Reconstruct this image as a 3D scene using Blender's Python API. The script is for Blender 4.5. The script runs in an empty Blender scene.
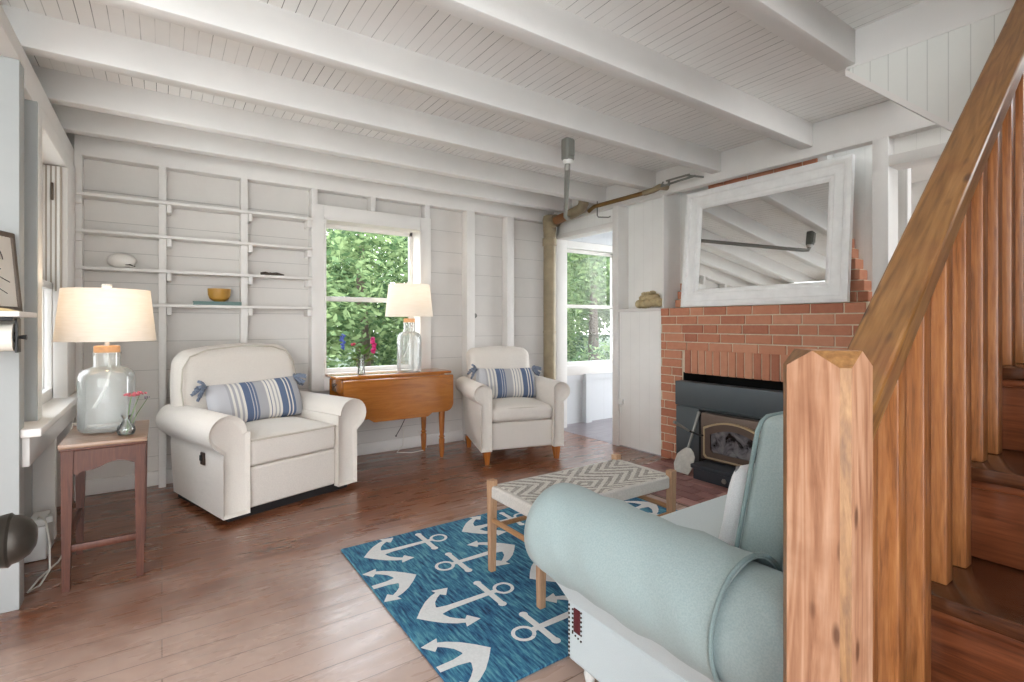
import bpy, bmesh, math, random
from mathutils import Vector, Matrix, Euler
random.seed(7)
scene = bpy.context.scene
COL = scene.collection
PI = math.pi

# ------------------------------------------------------------------ colour / materials
def lin(c):
    return tuple(((v/255)/12.92 if v/255 <= .04045 else ((v/255+.055)/1.055)**2.4) for v in c) + (1,)

class NT:
    def __init__(s, name):
        s.m = bpy.data.materials.new(name); s.m.use_nodes = True
        s.t = s.m.node_tree; s.t.nodes.clear()
        s.out = s.n('ShaderNodeOutputMaterial')
    def n(s, typ, **kw):
        nd = s.t.nodes.new(typ)
        for k, v in kw.items(): setattr(nd, k, v)
        return nd
    def l(s, a, b): s.t.links.new(a, b)
    def val(s, sock, v):
        if hasattr(v, 'is_output') or hasattr(v, 'links'): s.l(v, sock)
        else: sock.default_value = v
    def math(s, op, a, b=None, c=None):
        nd = s.n('ShaderNodeMath', operation=op)
        s.val(nd.inputs[0], a)
        if b is not None: s.val(nd.inputs[1], b)
        if c is not None: s.val(nd.inputs[2], c)
        return nd.outputs[0]
    def obj(s): return s.n('ShaderNodeTexCoord').outputs['Object']
    def sep(s, v):
        nd = s.n('ShaderNodeSeparateXYZ'); s.l(v, nd.inputs[0]); return nd.outputs
    def comb(s, x, y, z):
        nd = s.n('ShaderNodeCombineXYZ')
        for i, v in enumerate((x, y, z)): s.val(nd.inputs[i], v)
        return nd.outputs[0]
    def vscale(s, v, sc):
        nd = s.n('ShaderNodeMapping'); s.l(v, nd.inputs[0]); nd.inputs['Scale'].default_value = sc; return nd.outputs[0]
    def noise(s, v, scale=5, detail=4, rough=.55, dist=0):
        nd = s.n('ShaderNodeTexNoise'); s.l(v, nd.inputs['Vector'])
        nd.inputs['Scale'].default_value = scale; nd.inputs['Detail'].default_value = detail
        nd.inputs['Roughness'].default_value = rough; nd.inputs['Distortion'].default_value = dist
        return nd.outputs[0]
    def ramp(s, f, stops, interp='LINEAR'):
        nd = s.n('ShaderNodeValToRGB'); s.val(nd.inputs[0], f); cr = nd.color_ramp; cr.interpolation = interp
        while len(cr.elements) < len(stops): cr.elements.new(.5)
        for e, (p, c) in zip(cr.elements, stops): e.position = p; e.color = c
        return nd.outputs[0]
    def mix(s, f, a, b, typ='MIX'):
        nd = s.n('ShaderNodeMix', data_type='RGBA', blend_type=typ)
        s.val(nd.inputs[0], f); s.val(nd.inputs[6], a); s.val(nd.inputs[7], b); return nd.outputs[2]
    def bump(s, h, strength=.3, dist=.01):
        nd = s.n('ShaderNodeBump'); s.l(h, nd.inputs['Height']); nd.inputs['Strength'].default_value = strength
        nd.inputs['Distance'].default_value = dist; return nd.outputs[0]
    def bsdf(s, col, rough=.5, metal=0, normal=None, **kw):
        b = s.n('ShaderNodeBsdfPrincipled'); s.val(b.inputs['Base Color'], col); s.val(b.inputs['Roughness'], rough)
        s.val(b.inputs['Metallic'], metal)
        if normal is not None: s.l(normal, b.inputs['Normal'])
        for k, v in kw.items(): s.val(b.inputs[k.replace('_', ' ')], v)
        s.l(b.outputs[0], s.out.inputs[0]); return b

def plain(name, c, rough=.5, metal=0, var=.06, nscale=6, bump=0, bscale=80, **kw):
    t = NT(name); o = t.obj(); n = t.noise(o, nscale, 3)
    base = lin(c); k = 1-var
    col = t.ramp(n, [(.3, tuple(v*k for v in base[:3])+(1,)), (.7, tuple(min(1, v*(1+var)) for v in base[:3])+(1,))])
    nrm = t.bump(t.noise(o, bscale, 3), bump, .003) if bump else None
    t.bsdf(col, rough, metal, nrm, **kw); return t.m

def painted(name, c, axis=None, pitch=.1, width=.05, dark=.5, off=0, rough=.55, var=.04, patchy=False):
    """painted boards: grooves across one axis (0 x,1 y,2 z)"""
    t = NT(name); o = t.obj(); n = t.noise(o, 2.5, 5)
    base = lin(c)
    col = t.ramp(n, [(.3, tuple(v*(1-var) for v in base[:3])+(1,)), (.7, tuple(min(1, v*(1+var)) for v in base[:3])+(1,))])
    nrm = t.bump(t.noise(t.vscale(o, (3, 3, 3)), 12, 4), .12, .006)
    if axis is not None:
        a = t.sep(o)[axis]
        fr = t.math('FRACT', t.math('ADD', t.math('DIVIDE', a, pitch), 100.0+off))
        g = t.math('LESS_THAN', fr, width)
        if patchy:
            pn = t.noise(t.vscale(o, (6, 1.2, 1)), 1.6, 3)
            g = t.math('MULTIPLY', g, t.ramp(pn, [(.38, (.12, .12, .12, 1)), (.62, (1, 1, 1, 1))]))
        col = t.mix(t.math('MULTIPLY', g, dark), col, (.03, .028, .025, 1))
        nb = t.n('ShaderNodeBump'); t.l(t.math('SUBTRACT', 1.0, g), nb.inputs['Height']); nb.inputs['Strength'].default_value = .5
        nb.inputs['Distance'].default_value = .004; t.l(nrm, nb.inputs['Normal']); nrm = nb.outputs[0]
    t.bsdf(col, rough, 0, nrm); return t.m

def wood(name, c1, c2, c3=None, axis=0, scale=1., rough=.4, stretch=14, bump=.15, coat=0, knots=False, rings=0):
    t = NT(name); o = t.obj()
    sc = [stretch*scale]*3; sc[axis] = scale
    v = t.vscale(o, tuple(sc))
    n1 = t.noise(v, 2.2, 6, .6, 1.2); n2 = t.noise(v, 9, 4, .6, .4)
    f = t.math('ADD', t.math('MULTIPLY', n1, .7), t.math('MULTIPLY', n2, .3))
    if rings:
        rg_ = t.math('ADD', t.math('MULTIPLY', t.math('SINE', t.math('MULTIPLY', t.noise(v, .9, 2, .5, .6), rings)), .5), .5)
        f = t.math('ADD', t.math('MULTIPLY', f, .86), t.math('MULTIPLY', rg_, .14))
    c3 = c3 or c2
    col = t.ramp(f, [(.3, lin(c1)), (.5, lin(c2)), (.7, lin(c3))])
    if knots:
        vo = t.n('ShaderNodeTexVoronoi'); s2 = [7*scale]*3; s2[axis] = 2.6*scale
        t.l(t.vscale(o, tuple(s2)), vo.inputs['Vector']); vo.inputs['Scale'].default_value = 2.2
        k = t.ramp(vo.outputs['Distance'], [(.08, (1, 1, 1, 1)), (.20, (0, 0, 0, 1))])
        col = t.mix(t.math('MULTIPLY', k, .75), col, lin((62, 34, 22)))
        blot = t.noise(o, 7, 4); col = t.mix(t.ramp(blot, [(.52, (0, 0, 0, 1)), (.75, (.55, .55, .55, 1))]), col, lin((112, 62, 36)))
    t.bsdf(col, rough, 0, t.bump(f, bump, .004), Coat_Weight=coat, Coat_Roughness=.2); return t.m

def fabric(name, c, c2=None, scale=350, bump=.25, rough=.9, var=.05):
    t = NT(name); o = t.obj()
    w = t.noise(o, scale, 2); big = t.noise(o, 3, 3)
    base = lin(c); b2 = lin(c2) if c2 else tuple(v*.86 for v in base[:3])+(1,)
    col = t.mix(t.ramp(w, [(.35, (0, 0, 0, 1)), (.65, (1, 1, 1, 1))]), b2, base)
    col = t.mix(t.math('MULTIPLY', big, var*2), col, tuple(v*.8 for v in base[:3])+(1,))
    wr = t.noise(o, 9, 3)
    nb = t.n('ShaderNodeBump'); t.l(wr, nb.inputs['Height']); nb.inputs['Strength'].default_value = .25; nb.inputs['Distance'].default_value = .02
    n2 = t.n('ShaderNodeBump'); t.l(w, n2.inputs['Height']); n2.inputs['Strength'].default_value = bump; n2.inputs['Distance'].default_value = .002
    t.l(nb.outputs[0], n2.inputs['Normal'])
    t.bsdf(col, rough, 0, n2.outputs[0], Sheen_Weight=.15); return t.m

def glass(name, tint=(1, 1, 1, 1), rough=.0, ior=1.45, diffuse=0, base=.02, refl=1.):
    t = NT(name)
    fr = t.n('ShaderNodeFresnel'); fr.inputs[0].default_value = ior
    tr = t.n('ShaderNodeBsdfTransparent'); tr.inputs[0].default_value = tint
    gl = t.n('ShaderNodeBsdfGlossy'); gl.inputs['Roughness'].default_value = rough
    mx = t.n('ShaderNodeMixShader'); t.l(t.math('ADD', t.math('MULTIPLY', fr.outputs[0], refl), base), mx.inputs[0]); t.l(tr.outputs[0], mx.inputs[1]); t.l(gl.outputs[0], mx.inputs[2])
    o = mx.outputs[0]
    if diffuse:
        df = t.n('ShaderNodeBsdfDiffuse'); df.inputs[0].default_value = (.85, .88, .86, 1)
        m2 = t.n('ShaderNodeMixShader'); m2.inputs[0].default_value = diffuse; t.l(o, m2.inputs[1]); t.l(df.outputs[0], m2.inputs[2]); o = m2.outputs[0]
    t.l(o, t.out.inputs[0]); return t.m

M = {}
M['wall'] = painted('white_plank_paint', (217, 213, 208), 2, .205, .022, .30)
M['wallv'] = painted('white_vertical_board_paint', (242, 241, 237), 1, .11, .025, .12)
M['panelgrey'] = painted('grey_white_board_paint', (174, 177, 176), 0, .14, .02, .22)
M['trim'] = painted('white_trim_paint', (228, 225, 221))
M['beam'] = painted('beam_paint', (229, 227, 224))
M['ceil'] = painted('beadboard_ceiling_paint', (240, 239, 236), 0, .055, .06, .75, .5, patchy=True)
M['bead'] = painted('beadboard_panel_paint', (226, 227, 222), 1, .068, .05, .22)
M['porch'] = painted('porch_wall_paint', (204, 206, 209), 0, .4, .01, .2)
M['newel'] = wood('worn_pine', (138, 92, 66), (174, 128, 98), (194, 154, 126), axis=2, scale=1.6, rough=.5, knots=True, rings=48)
M['chamfer'] = wood('dark_distressed_pine', (84, 50, 24), (134, 92, 50), (166, 124, 76), axis=2, scale=3, rough=.4, stretch=5)
M['railwood'] = wood('stained_rail_wood', (94, 62, 30), (130, 90, 48), (152, 110, 66), axis=0, scale=1.5, rough=.35, coat=.3, rings=42, knots=True)
M['baluster'] = wood('stained_baluster_wood', (92, 52, 26), (148, 92, 50), (176, 120, 72), axis=2, scale=2., rough=.35, coat=.3)
M['shadewall'] = wood('brown_shade_wall_boards', (70, 40, 24), (104, 62, 38), (126, 80, 52), axis=2, scale=1.5, rough=.5)
M['tread'] = wood('dark_stair_wood', (40, 22, 14), (74, 42, 25), (100, 60, 36), axis=1, scale=1.5, rough=.22, coat=.5)
M['riser'] = wood('red_brown_riser_wood', (66, 32, 18), (106, 56, 32), (132, 76, 46), axis=1, scale=1.5, rough=.3, coat=.4)
M['endtable'] = wood('dark_cherry_wood', (58, 27, 15), (86, 44, 27), (106, 60, 40), axis=2, scale=2, rough=.5, coat=.05)
M['endtop'] = wood('worn_table_top', (120, 88, 68), (150, 120, 98), (168, 140, 118), axis=0, scale=2, rough=.35, coat=.2)
M['maple'] = wood('honey_maple', (138, 78, 22), (166, 100, 34), (180, 114, 46), axis=0, scale=1.2, rough=.22, coat=.5, stretch=8)
M['maplev'] = wood('honey_maple_leg', (136, 76, 26), (166, 98, 40), (184, 116, 52), axis=2, scale=1.2, rough=.25, coat=.4)
M['benchwood'] = wood('pale_bench_wood', (150, 112, 82), (180, 142, 110), (200, 166, 134), axis=2, scale=2, rough=.5)
M['benchrail'] = wood('bench_dowel_wood', (140, 98, 62), (170, 126, 86), (190, 148, 108), axis=1, scale=2, rough=.5)
M['cork'] = plain('cork', (206, 160, 118), .8, var=.1, nscale=60)
M['cream'] = fabric('cream_upholstery', (229, 222, 213))
M['creamd'] = fabric('cream_piping', (204, 196, 182))
M['teal'] = fabric('teal_slipcover', (164, 180, 180), (153, 170, 170), scale=260)
M['tealpipe'] = fabric('teal_piping', (138, 158, 158))
M['mint'] = fabric('pale_mint_upholstery', (204, 214, 216), (197, 208, 211))
M['whitecloth'] = fabric('white_pillow_cloth', (236, 236, 238))
M['tassel'] = fabric('blue_tassel_yarn', (132, 141, 156), (96, 108, 130), scale=160)
M['liner'] = plain('beige_jamb_liner', (176, 164, 150), .5)
M['black'] = plain('black_plastic', (22, 22, 23), .45)
M['handle'] = plain('dark_brown_handle', (48, 30, 20), .35)
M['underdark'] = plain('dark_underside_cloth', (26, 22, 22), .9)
M['steel'] = plain('charcoal_stove_steel', (82, 90, 94), .45, .2, var=.05)
M['steeld'] = plain('dark_stove_iron', (48, 53, 60), .5, .2)
M['bronze'] = plain('bronze_stove_front', (108, 92, 82), .42, .6, var=.08)
M['gold'] = plain('brass_door_trim', (214, 196, 160), .3, .7)
M['pipe'] = plain('aged_drain_pipe', (146, 132, 106), .5, .15, var=.18, nscale=9)
M['brass'] = plain('tarnished_brass_pipe', (128, 98, 56), .35, .75, var=.15)
M['rust'] = plain('rusty_brown_pipe', (134, 92, 56), .5, .35, var=.15)
M['iron'] = plain('grey_iron', (124, 124, 118), .5, .2)
M['conduit'] = plain('grey_conduit', (140, 138, 132), .4, .5)
M['mirror'] = plain('mirror_silver', (238, 240, 240), .015, 1., var=0)
M['mirrorframe'] = plain('distressed_white_frame', (246, 246, 244), .5, var=.04, nscale=14, bump=.2, bscale=30)
M['whiteplastic'] = plain('white_plastic', (228, 228, 224), .35)
M['shell'] = plain('white_shell', (232, 228, 222), .4)
M['mustard'] = plain('mustard_wooden_bowl', (178, 132, 54), .4, var=.12)
M['bookteal'] = plain('teal_book_cover', (104, 130, 126), .6)
M['paper'] = plain('paper', (232, 226, 214), .8)
M['pamphlet'] = plain('tan_pamphlet', (186, 164, 120), .7, var=.2, nscale=25)
M['darkstone'] = plain('dark_driftwood', (66, 58, 50), .8, var=.2)
M['coral'] = plain('tan_coral_stone', (186, 168, 130), .85, var=.25, nscale=22, bump=.6, bscale=40)
M['framebrown'] = wood('brown_picture_frame', (58, 44, 34), (88, 72, 58), axis=2, rough=.5)
M['art'] = plain('cream_art_paper', (222, 214, 202), .8)
M['ink'] = plain('dark_ink', (70, 66, 64), .8)
M['knob'] = plain('antique_knob_metal', (58, 52, 46), .4, .6, var=.25, nscale=40)
M['cord'] = plain('white_cord', (226, 222, 212), .5)
M['greycord'] = plain('grey_cord', (160, 158, 152), .5)
M['leafflower'] = plain('flower_leaf', (92, 128, 60), .6, var=.2)
M['bluef'] = plain('blue_petal', (74, 92, 178), .6, var=.2, nscale=40)
M['redf'] = plain('red_petal', (186, 36, 66), .6, var=.2, nscale=40)
M['magf'] = plain('magenta_petal', (196, 26, 108), .6, var=.2, nscale=40)
M['pinkf'] = plain('dusty_pink_petal', (198, 96, 108), .6, var=.2, nscale=40)
M['purplef'] = plain('mauve_petal', (120, 92, 120), .6, var=.2, nscale=40)
M['bounce_terrace'] = plain('pale_bounce_paving', (240, 237, 230), .9, var=.04, nscale=3)
M['ground'] = plain('lawn', (44, 62, 30), .9, var=.25, nscale=1.5)
M['bark'] = plain('tree_bark', (84, 72, 60), .9, var=.25, nscale=8)
M['broom'] = plain('pale_ash_shovel_pan', (190, 188, 180), .6, var=.12, nscale=30, bump=.4)
M['hinge'] = plain('hinge_metal', (96, 84, 72), .4, .7)
M['firebox'] = plain('soot_black', (14, 13, 13), .85)
M['red'] = plain('dark_red_fabric', (88, 26, 32), .8)
M['glass'] = glass('window_glass', base=.0, refl=.05)
M['lampglass'] = glass('lamp_jug_glass', (.985, .99, .985, 1), .03, 1.4, diffuse=.2, base=.01, refl=.8)
M['vaseglass'] = glass('vase_glass', (.97, .985, .975, 1), .0, 1.45, diffuse=.05, base=.02)
M['stoveglass'] = None

def m_stoveglass():
    t = NT('sooty_stove_glass'); o = t.obj(); n = t.noise(o, 9, 5, .6, .8)
    col = t.ramp(n, [(.42, lin((22, 20, 22))), (.5, lin((96, 94, 98))), (.62, lin((128, 126, 128)))])
    t.bsdf(col, .18); return t.m
M['stoveglass'] = m_stoveglass()

def m_floor():
    t = NT('red_brown_plank_floor'); o = t.obj()
    br = t.n('ShaderNodeTexBrick'); t.l(o, br.inputs['Vector'])
    br.inputs['Scale'].default_value = 1; br.inputs['Brick Width'].default_value = 1.9; br.inputs['Row Height'].default_value = .125
    br.inputs['Mortar Size'].default_value = .0025; br.inputs['Mortar Smooth'].default_value = .3; br.inputs['Bias'].default_value = 0
    br.inputs['Color1'].default_value = (.35, .35, .35, 1); br.inputs['Color2'].default_value = (.65, .65, .65, 1); br.inputs['Mortar'].default_value = (.5, .5, .5, 1)
    br.offset = .37; br.offset_frequency = 2
    v = t.vscale(o, (1.2, 14, 1)); n = t.noise(v, 2.5, 6, .62, .8); sheen_noise = t.noise(o, 1.7, 5, .6)
    f = t.math('ADD', t.math('MULTIPLY', n, .65), t.math('MULTIPLY', t.sep(br.outputs['Color'])[0], .35))
    col = t.ramp(f, [(.3, lin((84, 46, 26))), (.5, lin((124, 74, 46))), (.68, lin((150, 102, 74)))])
    sheen_mask = t.math('ADD', t.math('MULTIPLY', sheen_noise, 1.1), t.math('MULTIPLY', t.sep(o)[1], -.55))
    col = t.mix(t.ramp(t.math('ADD', sheen_mask, 1.05), [(.0, (0, 0, 0, 1)), (.5, (.85, .85, .85, 1))]), col, lin((190, 164, 150)))  # floor sheen painted into the colour as paler boards, stronger near the camera
    col = t.mix(t.math('MULTIPLY', br.outputs['Fac'], .55), col, lin((42, 22, 14)))
    ro = t.ramp(t.noise(t.vscale(o, (1, 5, 1)), 3, 4), [(.3, (.2,)*3+(1,)), (.7, (.4,)*3+(1,))])
    h = t.math('SUBTRACT', n, t.math('MULTIPLY', br.outputs['Fac'], 1.2))
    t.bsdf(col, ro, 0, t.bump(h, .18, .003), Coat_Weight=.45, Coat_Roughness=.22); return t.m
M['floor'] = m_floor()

def m_porchfloor():
    t = NT('grey_painted_porch_floor'); o = t.obj(); n = t.noise(t.vscale(o, (3, 12, 1)), 2, 4)
    t.bsdf(t.ramp(n, [(.3, lin((118, 108, 112))), (.7, lin((142, 134, 138)))]), .3); return t.m
M['porchfloor'] = m_porchfloor()

def m_brick(name, a, b, c, rough=.8):
    t = NT(name); g = t.n('ShaderNodeNewGeometry'); o = t.obj()
    r = g.outputs['Random Per Island']; n = t.noise(o, 22, 5)
    f = t.math('ADD', t.math('MULTIPLY', r, .6), t.math('MULTIPLY', n, .4))
    t.bsdf(t.ramp(f, [(.2, lin(a)), (.5, lin(b)), (.8, lin(c))]), rough, 0, t.bump(t.noise(o, 60, 4), .3, .004)); return t.m
M['brick'] = m_brick('terracotta_brick', (174, 110, 84), (196, 132, 102), (208, 150, 120))
M['hearthbrick'] = m_brick('dull_red_hearth_brick', (124, 84, 80), (148, 106, 100), (166, 124, 116), .55)
M['mortar'] = plain('pale_mortar', (222, 208, 184), .9, var=.08, nscale=30)
M['mortard'] = plain('grey_mortar', (140, 116, 106), .9, var=.08, nscale=30)

def m_rug():
    t = NT('blue_streaked_rug'); o = t.obj()
    n = t.noise(t.vscale(o, (38, 4.5, 1)), 2.2, 5, .65); big = t.noise(o, 2.2, 3)
    f = t.math('ADD', t.math('MULTIPLY', n, .8), t.math('MULTIPLY', big, .2))
    col = t.ramp(f, [(.36, lin((14, 46, 80))), (.46, lin((38, 94, 130))), (.55, lin((70, 132, 154))), (.66, lin((112, 168, 178)))])
    t.bsdf(col, .95, 0, t.bump(t.noise(o, 400, 2), .4, .003)); return t.m
M['rug'] = m_rug()
M['anchor'] = plain('cream_rug_pile', (222, 222, 220), .95, var=.06, nscale=120, bump=.4, bscale=400)

def m_weave():
    t = NT('woven_diamond_seat'); o = t.obj(); x, y, z = t.sep(o)
    d = t.math('ADD', t.math('MULTIPLY', t.math('ABSOLUTE', x), 1.0), t.math('MULTIPLY', t.math('ABSOLUTE', t.math('PINGPONG', t.math('ADD', y, 10.2), .1)), 1.5))
    wob = t.math('MULTIPLY', t.noise(o, 60, 2), .018)
    fr = t.math('FRACT', t.math('DIVIDE', t.math('ADD', d, wob), .07))
    st = t.math('LESS_THAN', fr, .5)
    n = t.noise(o, 120, 3)
    rope = t.math('SINE', t.math('MULTIPLY', t.math('ADD', x, y), 420.0))
    white = t.ramp(n, [(.3, lin((190, 184, 174))), (.7, lin((226, 222, 214)))])
    dark = t.ramp(n, [(.35, lin((132, 126, 120))), (.65, lin((186, 180, 172)))])
    col = t.mix(st, dark, white)
    h = t.math('ADD', t.math('MULTIPLY', st, 1.0), t.math('ADD', t.math('MULTIPLY', rope, .15), t.math('MULTIPLY', n, .5)))
    t.bsdf(col, .95, 0, t.bump(h, .6, .006)); return t.m
M['weave'] = m_weave()
M['weaveside'] = fabric('woven_seat_edge', (206, 200, 192), scale=140)

def m_stripes():
    t = NT('blue_striped_pillow_cloth'); o = t.obj(); x = t.sep(o)[0]
    f = t.math('ADD', t.math('DIVIDE', x, .54), .5)
    W = lin((232, 228, 220)); G = lin((174, 174, 178)); B = lin((82, 102, 136)); D = lin((98, 112, 138)); L = lin((196, 196, 200))
    st = [(0, L), (.10, G), (.13, W), (.16, G), (.19, W), (.22, G), (.25, W), (.28, B), (.36, L), (.372, B), (.40, L), (.412, D), (.44, G), (.56, W), (.59, D), (.605, W), (.64, G), (.66, W), (.69, G), (.71, W), (.74, B), (.83, W), (.85, B), (.88, W), (.90, B), (.94, G)]
    r = None
    # two ramps because a ramp holds 32 stops
    r = t.ramp(f, st, 'CONSTANT')
    n = t.noise(o, 300, 2)
    col = t.mix(t.math('MULTIPLY', n, .25), r, lin((150, 150, 156)))
    t.bsdf(col, .95, 0, t.bump(n, .3, .002)); return t.m
M['stripes'] = m_stripes()

def m_shade():
    t = NT('linen_lamp_shade'); o = t.obj(); n = t.noise(t.vscale(o, (1, 1, 12)), 14, 3)
    col = t.ramp(n, [(.3, lin((243, 238, 230))), (.7, lin((249, 245, 239)))])
    d = t.n('ShaderNodeBsdfDiffuse'); t.l(col, d.inputs[0])
    tr = t.n('ShaderNodeBsdfTranslucent'); t.l(col, tr.inputs[0])
    m = t.n('ShaderNodeMixShader'); m.inputs[0].default_value = .42; t.l(d.outputs[0], m.inputs[1]); t.l(tr.outputs[0], m.inputs[2])
    t.l(m.outputs[0], t.out.inputs[0]); return t.m
M['shade'] = m_shade()

def m_leaf(name, a, b):
    t = NT(name); g = t.n('ShaderNodeNewGeometry')
    col = t.ramp(g.outputs['Random Per Island'], [(.1, lin(a)), (.9, lin(b))])
    d = t.n('ShaderNodeBsdfDiffuse'); t.l(col, d.inputs[0]); tr = t.n('ShaderNodeBsdfTranslucent'); t.l(col, tr.inputs[0])
    m = t.n('ShaderNodeMixShader'); m.inputs[0].default_value = .35; t.l(d.outputs[0], m.inputs[1]); t.l(tr.outputs[0], m.inputs[2])
    t.l(m.outputs[0], t.out.inputs[0]); return t.m
M['leaf1'] = m_leaf('tree_leaves', (82, 106, 72), (146, 164, 116))
M['leaf2'] = m_leaf('dark_tree_leaves', (64, 86, 64), (112, 132, 100))
M['bulb'] = None
def m_emit(name, c, s):
    t = NT(name); e = t.n('ShaderNodeEmission'); e.inputs[0].default_value = c; e.inputs[1].default_value = s
    t.l(e.outputs[0], t.out.inputs[0]); return t.m
M['bulb'] = m_emit(("lit_bulb"), (1, .75, .48, 1), 30)

# ------------------------------------------------------------------ mesh builder
class MB:
    def __init__(s): s.v = []; s.f = []; s.mi = []; s.cur = 0
    def add(s, vs, fs, xf=None):
        o = len(s.v)
        for p in vs:
            p = Vector(p)
            if xf is not None: p = xf(p) if callable(xf) else xf @ p
            s.v.append(p)
        for f in fs: s.f.append([i+o for i in f]); s.mi.append(s.cur)
        return s
    def box(s, x0, x1, y0, y1, z0, z1, bev=0, seg=2, xf=None):
        x0, x1 = sorted((x0, x1)); y0, y1 = sorted((y0, y1)); z0, z1 = sorted((z0, z1))
        if bev <= 0:
            vs = [(x, y, z) for x in (x0, x1) for y in (y0, y1) for z in (z0, z1)]
            fs = [(0, 1, 3, 2), (4, 6, 7, 5), (0, 4, 5, 1), (2, 3, 7, 6), (0, 2, 6, 4), (1, 5, 7, 3)]
            return s.add(vs, fs, xf)
        bev = min(bev, .49*min(x1-x0, y1-y0, z1-z0))
        bm = bmesh.new(); bmesh.ops.create_cube(bm, size=1)
        for v in bm.verts: v.co = Vector(((x0+x1)/2+v.co.x*(x1-x0), (y0+y1)/2+v.co.y*(y1-y0), (z0+z1)/2+v.co.z*(z1-z0)))
        bmesh.ops.bevel(bm, geom=bm.edges[:], offset=bev, segments=seg, affect='EDGES', profile=.5)
        bm.verts.index_update()
        s.add([v.co.copy() for v in bm.verts], [[v.index for v in f.verts] for f in bm.faces], xf); bm.free(); return s
    def rbox(s, w, d, h, r, n=8, xf=None, c=(0, 0, 0)):
        """cushiony rounded box centred at c; xf may deform"""
        hx, hy, hz = w/2, d/2, h/2; r = min(r, hx*.99, hy*.99, hz*.99)
        def axis(hh):
            inner = hh-r; k = max(2, n)
            a = [-inner+2*inner*i/k for i in range(k+1)]
            e = [inner+r*t for t in (.2, .42, .68, 1.)]
            return [-q for q in reversed(e)]+a+e
        ax, ay, az = axis(hx), axis(hy), axis(hz)
        idx = {}; vs = []; fs = []
        def V(p):
            key = tuple(round(q, 6) for q in p)
            if key not in idx:
                cl = (max(-hx+r, min(hx-r, p[0])), max(-hy+r, min(hy-r, p[1])), max(-hz+r, min(hz-r, p[2])))
                dd = Vector(p)-Vector(cl)
                q = Vector(cl)+(dd.normalized()*r if dd.length > 1e-9 else dd)
                idx[key] = len(vs); vs.append(q+Vector(c))
            return idx[key]
        def face(A, B, fn, flip):
            for i in range(len(A)-1):
                for j in range(len(B)-1):
                    q = [V(fn(A[i], B[j])), V(fn(A[i+1], B[j])), V(fn(A[i+1], B[j+1])), V(fn(A[i], B[j+1]))]
                    fs.append(q[::-1] if flip else q)
        face(ax, ay, lambda a, b: (a, b, hz), False); face(ax, ay, lambda a, b: (a, b, -hz), True)
        face(ax, az, lambda a, b: (a, -hy, b), False); face(ax, az, lambda a, b: (a, hy, b), True)
        face(ay, az, lambda a, b: (hx, a, b), False); face(ay, az, lambda a, b: (-hx, a, b), True)
        return s.add(vs, fs, xf)
    def loft(s, secs, cap=True, closed=True, xf=None):
        n = len(secs[0]); vs = [p for q in secs for p in q]; fs = []
        for i in range(len(secs)-1):
            for j in range(n if closed else n-1):
                k = (j+1) % n
                fs.append((i*n+j, i*n+k, (i+1)*n+k, (i+1)*n+j))
        if cap: fs.append(list(range(n))[::-1]); fs.append([(len(secs)-1)*n+j for j in range(n)])
        return s.add(vs, fs, xf)
    def tube(s, pts, r, seg=10, cap=True, xf=None):
        pts = [Vector(p) for p in pts]; rs = r if isinstance(r, (list, tuple)) else [r]*len(pts)
        secs = []; up = None
        for i, p in enumerate(pts):
            t = (pts[min(i+1, len(pts)-1)]-pts[max(i-1, 0)]).normalized()
            if up is None:
                up = Vector((0, 0, 1)) if abs(t.z) < .9 else Vector((1, 0, 0))
            a = t.cross(up).normalized(); b = a.cross(t).normalized(); up = b
            secs.append([p+(a*math.cos(2*PI*k/seg)+b*math.sin(2*PI*k/seg))*rs[i] for k in range(seg)])
        return s.loft(secs, cap, True, xf)
    def lathe(s, prof, c=(0, 0, 0), seg=32, xf=None):
        vs = []; fs = []; n = len(prof)
        for k in range(seg):
            a = 2*PI*k/seg
            for r, z in prof: vs.append((c[0]+r*math.cos(a), c[1]+r*math.sin(a), c[2]+z))
        for k in range(seg):
            q = (k+1) % seg
            for i in range(n-1): fs.append((k*n+i, q*n+i, q*n+i+1, k*n+i+1))
        return s.add(vs, fs, xf)
    def prism(s, poly, axis, a, b, xf=None):
        def P(u, v, w): return {0: (w, u, v), 1: (u, w, v), 2: (u, v, w)}[axis]
        return s.loft([[P(u, v, a) for u, v in poly], [P(u, v, b) for u, v in poly]], xf=xf)
    def ball(s, c, r, seg=12, xf=None):
        rr = r if isinstance(r, (tuple, list)) else (r, r, r); vs = []; fs = []; m = seg//2
        for i in range(m+1):
            th = PI*i/m
            for k in range(seg):
                a = 2*PI*k/seg
                vs.append((c[0]+rr[0]*math.sin(th)*math.cos(a), c[1]+rr[1]*math.sin(th)*math.sin(a), c[2]+rr[2]*math.cos(th)))
        for i in range(m):
            for k in range(seg):
                q = (k+1) % seg; fs.append((i*seg+k, (i+1)*seg+k, (i+1)*seg+q, i*seg+q))
        return s.add(vs, fs, xf)
    def build(s, name, mats, parent=None, smooth=True, local=False, angle=.6):
        """vertices are world coordinates unless local=True"""
        off = Vector((0, 0, 0))
        if parent is not None and not local:
            p = parent; 
            while p is not None: off += p.location; p = p.parent
        me = bpy.data.meshes.new(name)
        me.from_pydata([tuple(v-off) for v in s.v], [], s.f)
        if not isinstance(mats, (list, tuple)): mats = [mats]
        for m in mats: me.materials.append(m)
        me.polygons.foreach_set('material_index', s.mi)
        bm = bmesh.new(); bm.from_mesh(me); bmesh.ops.recalc_face_normals(bm, faces=bm.faces[:]); bm.to_mesh(me); bm.free()
        if smooth:
            me.polygons.foreach_set('use_smooth', [True]*len(me.polygons)); me.set_sharp_from_angle(angle=angle)
        me.update()
        o = bpy.data.objects.new(name, me); COL.objects.link(o)
        if parent is not None: o.parent = parent
        return o

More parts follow.
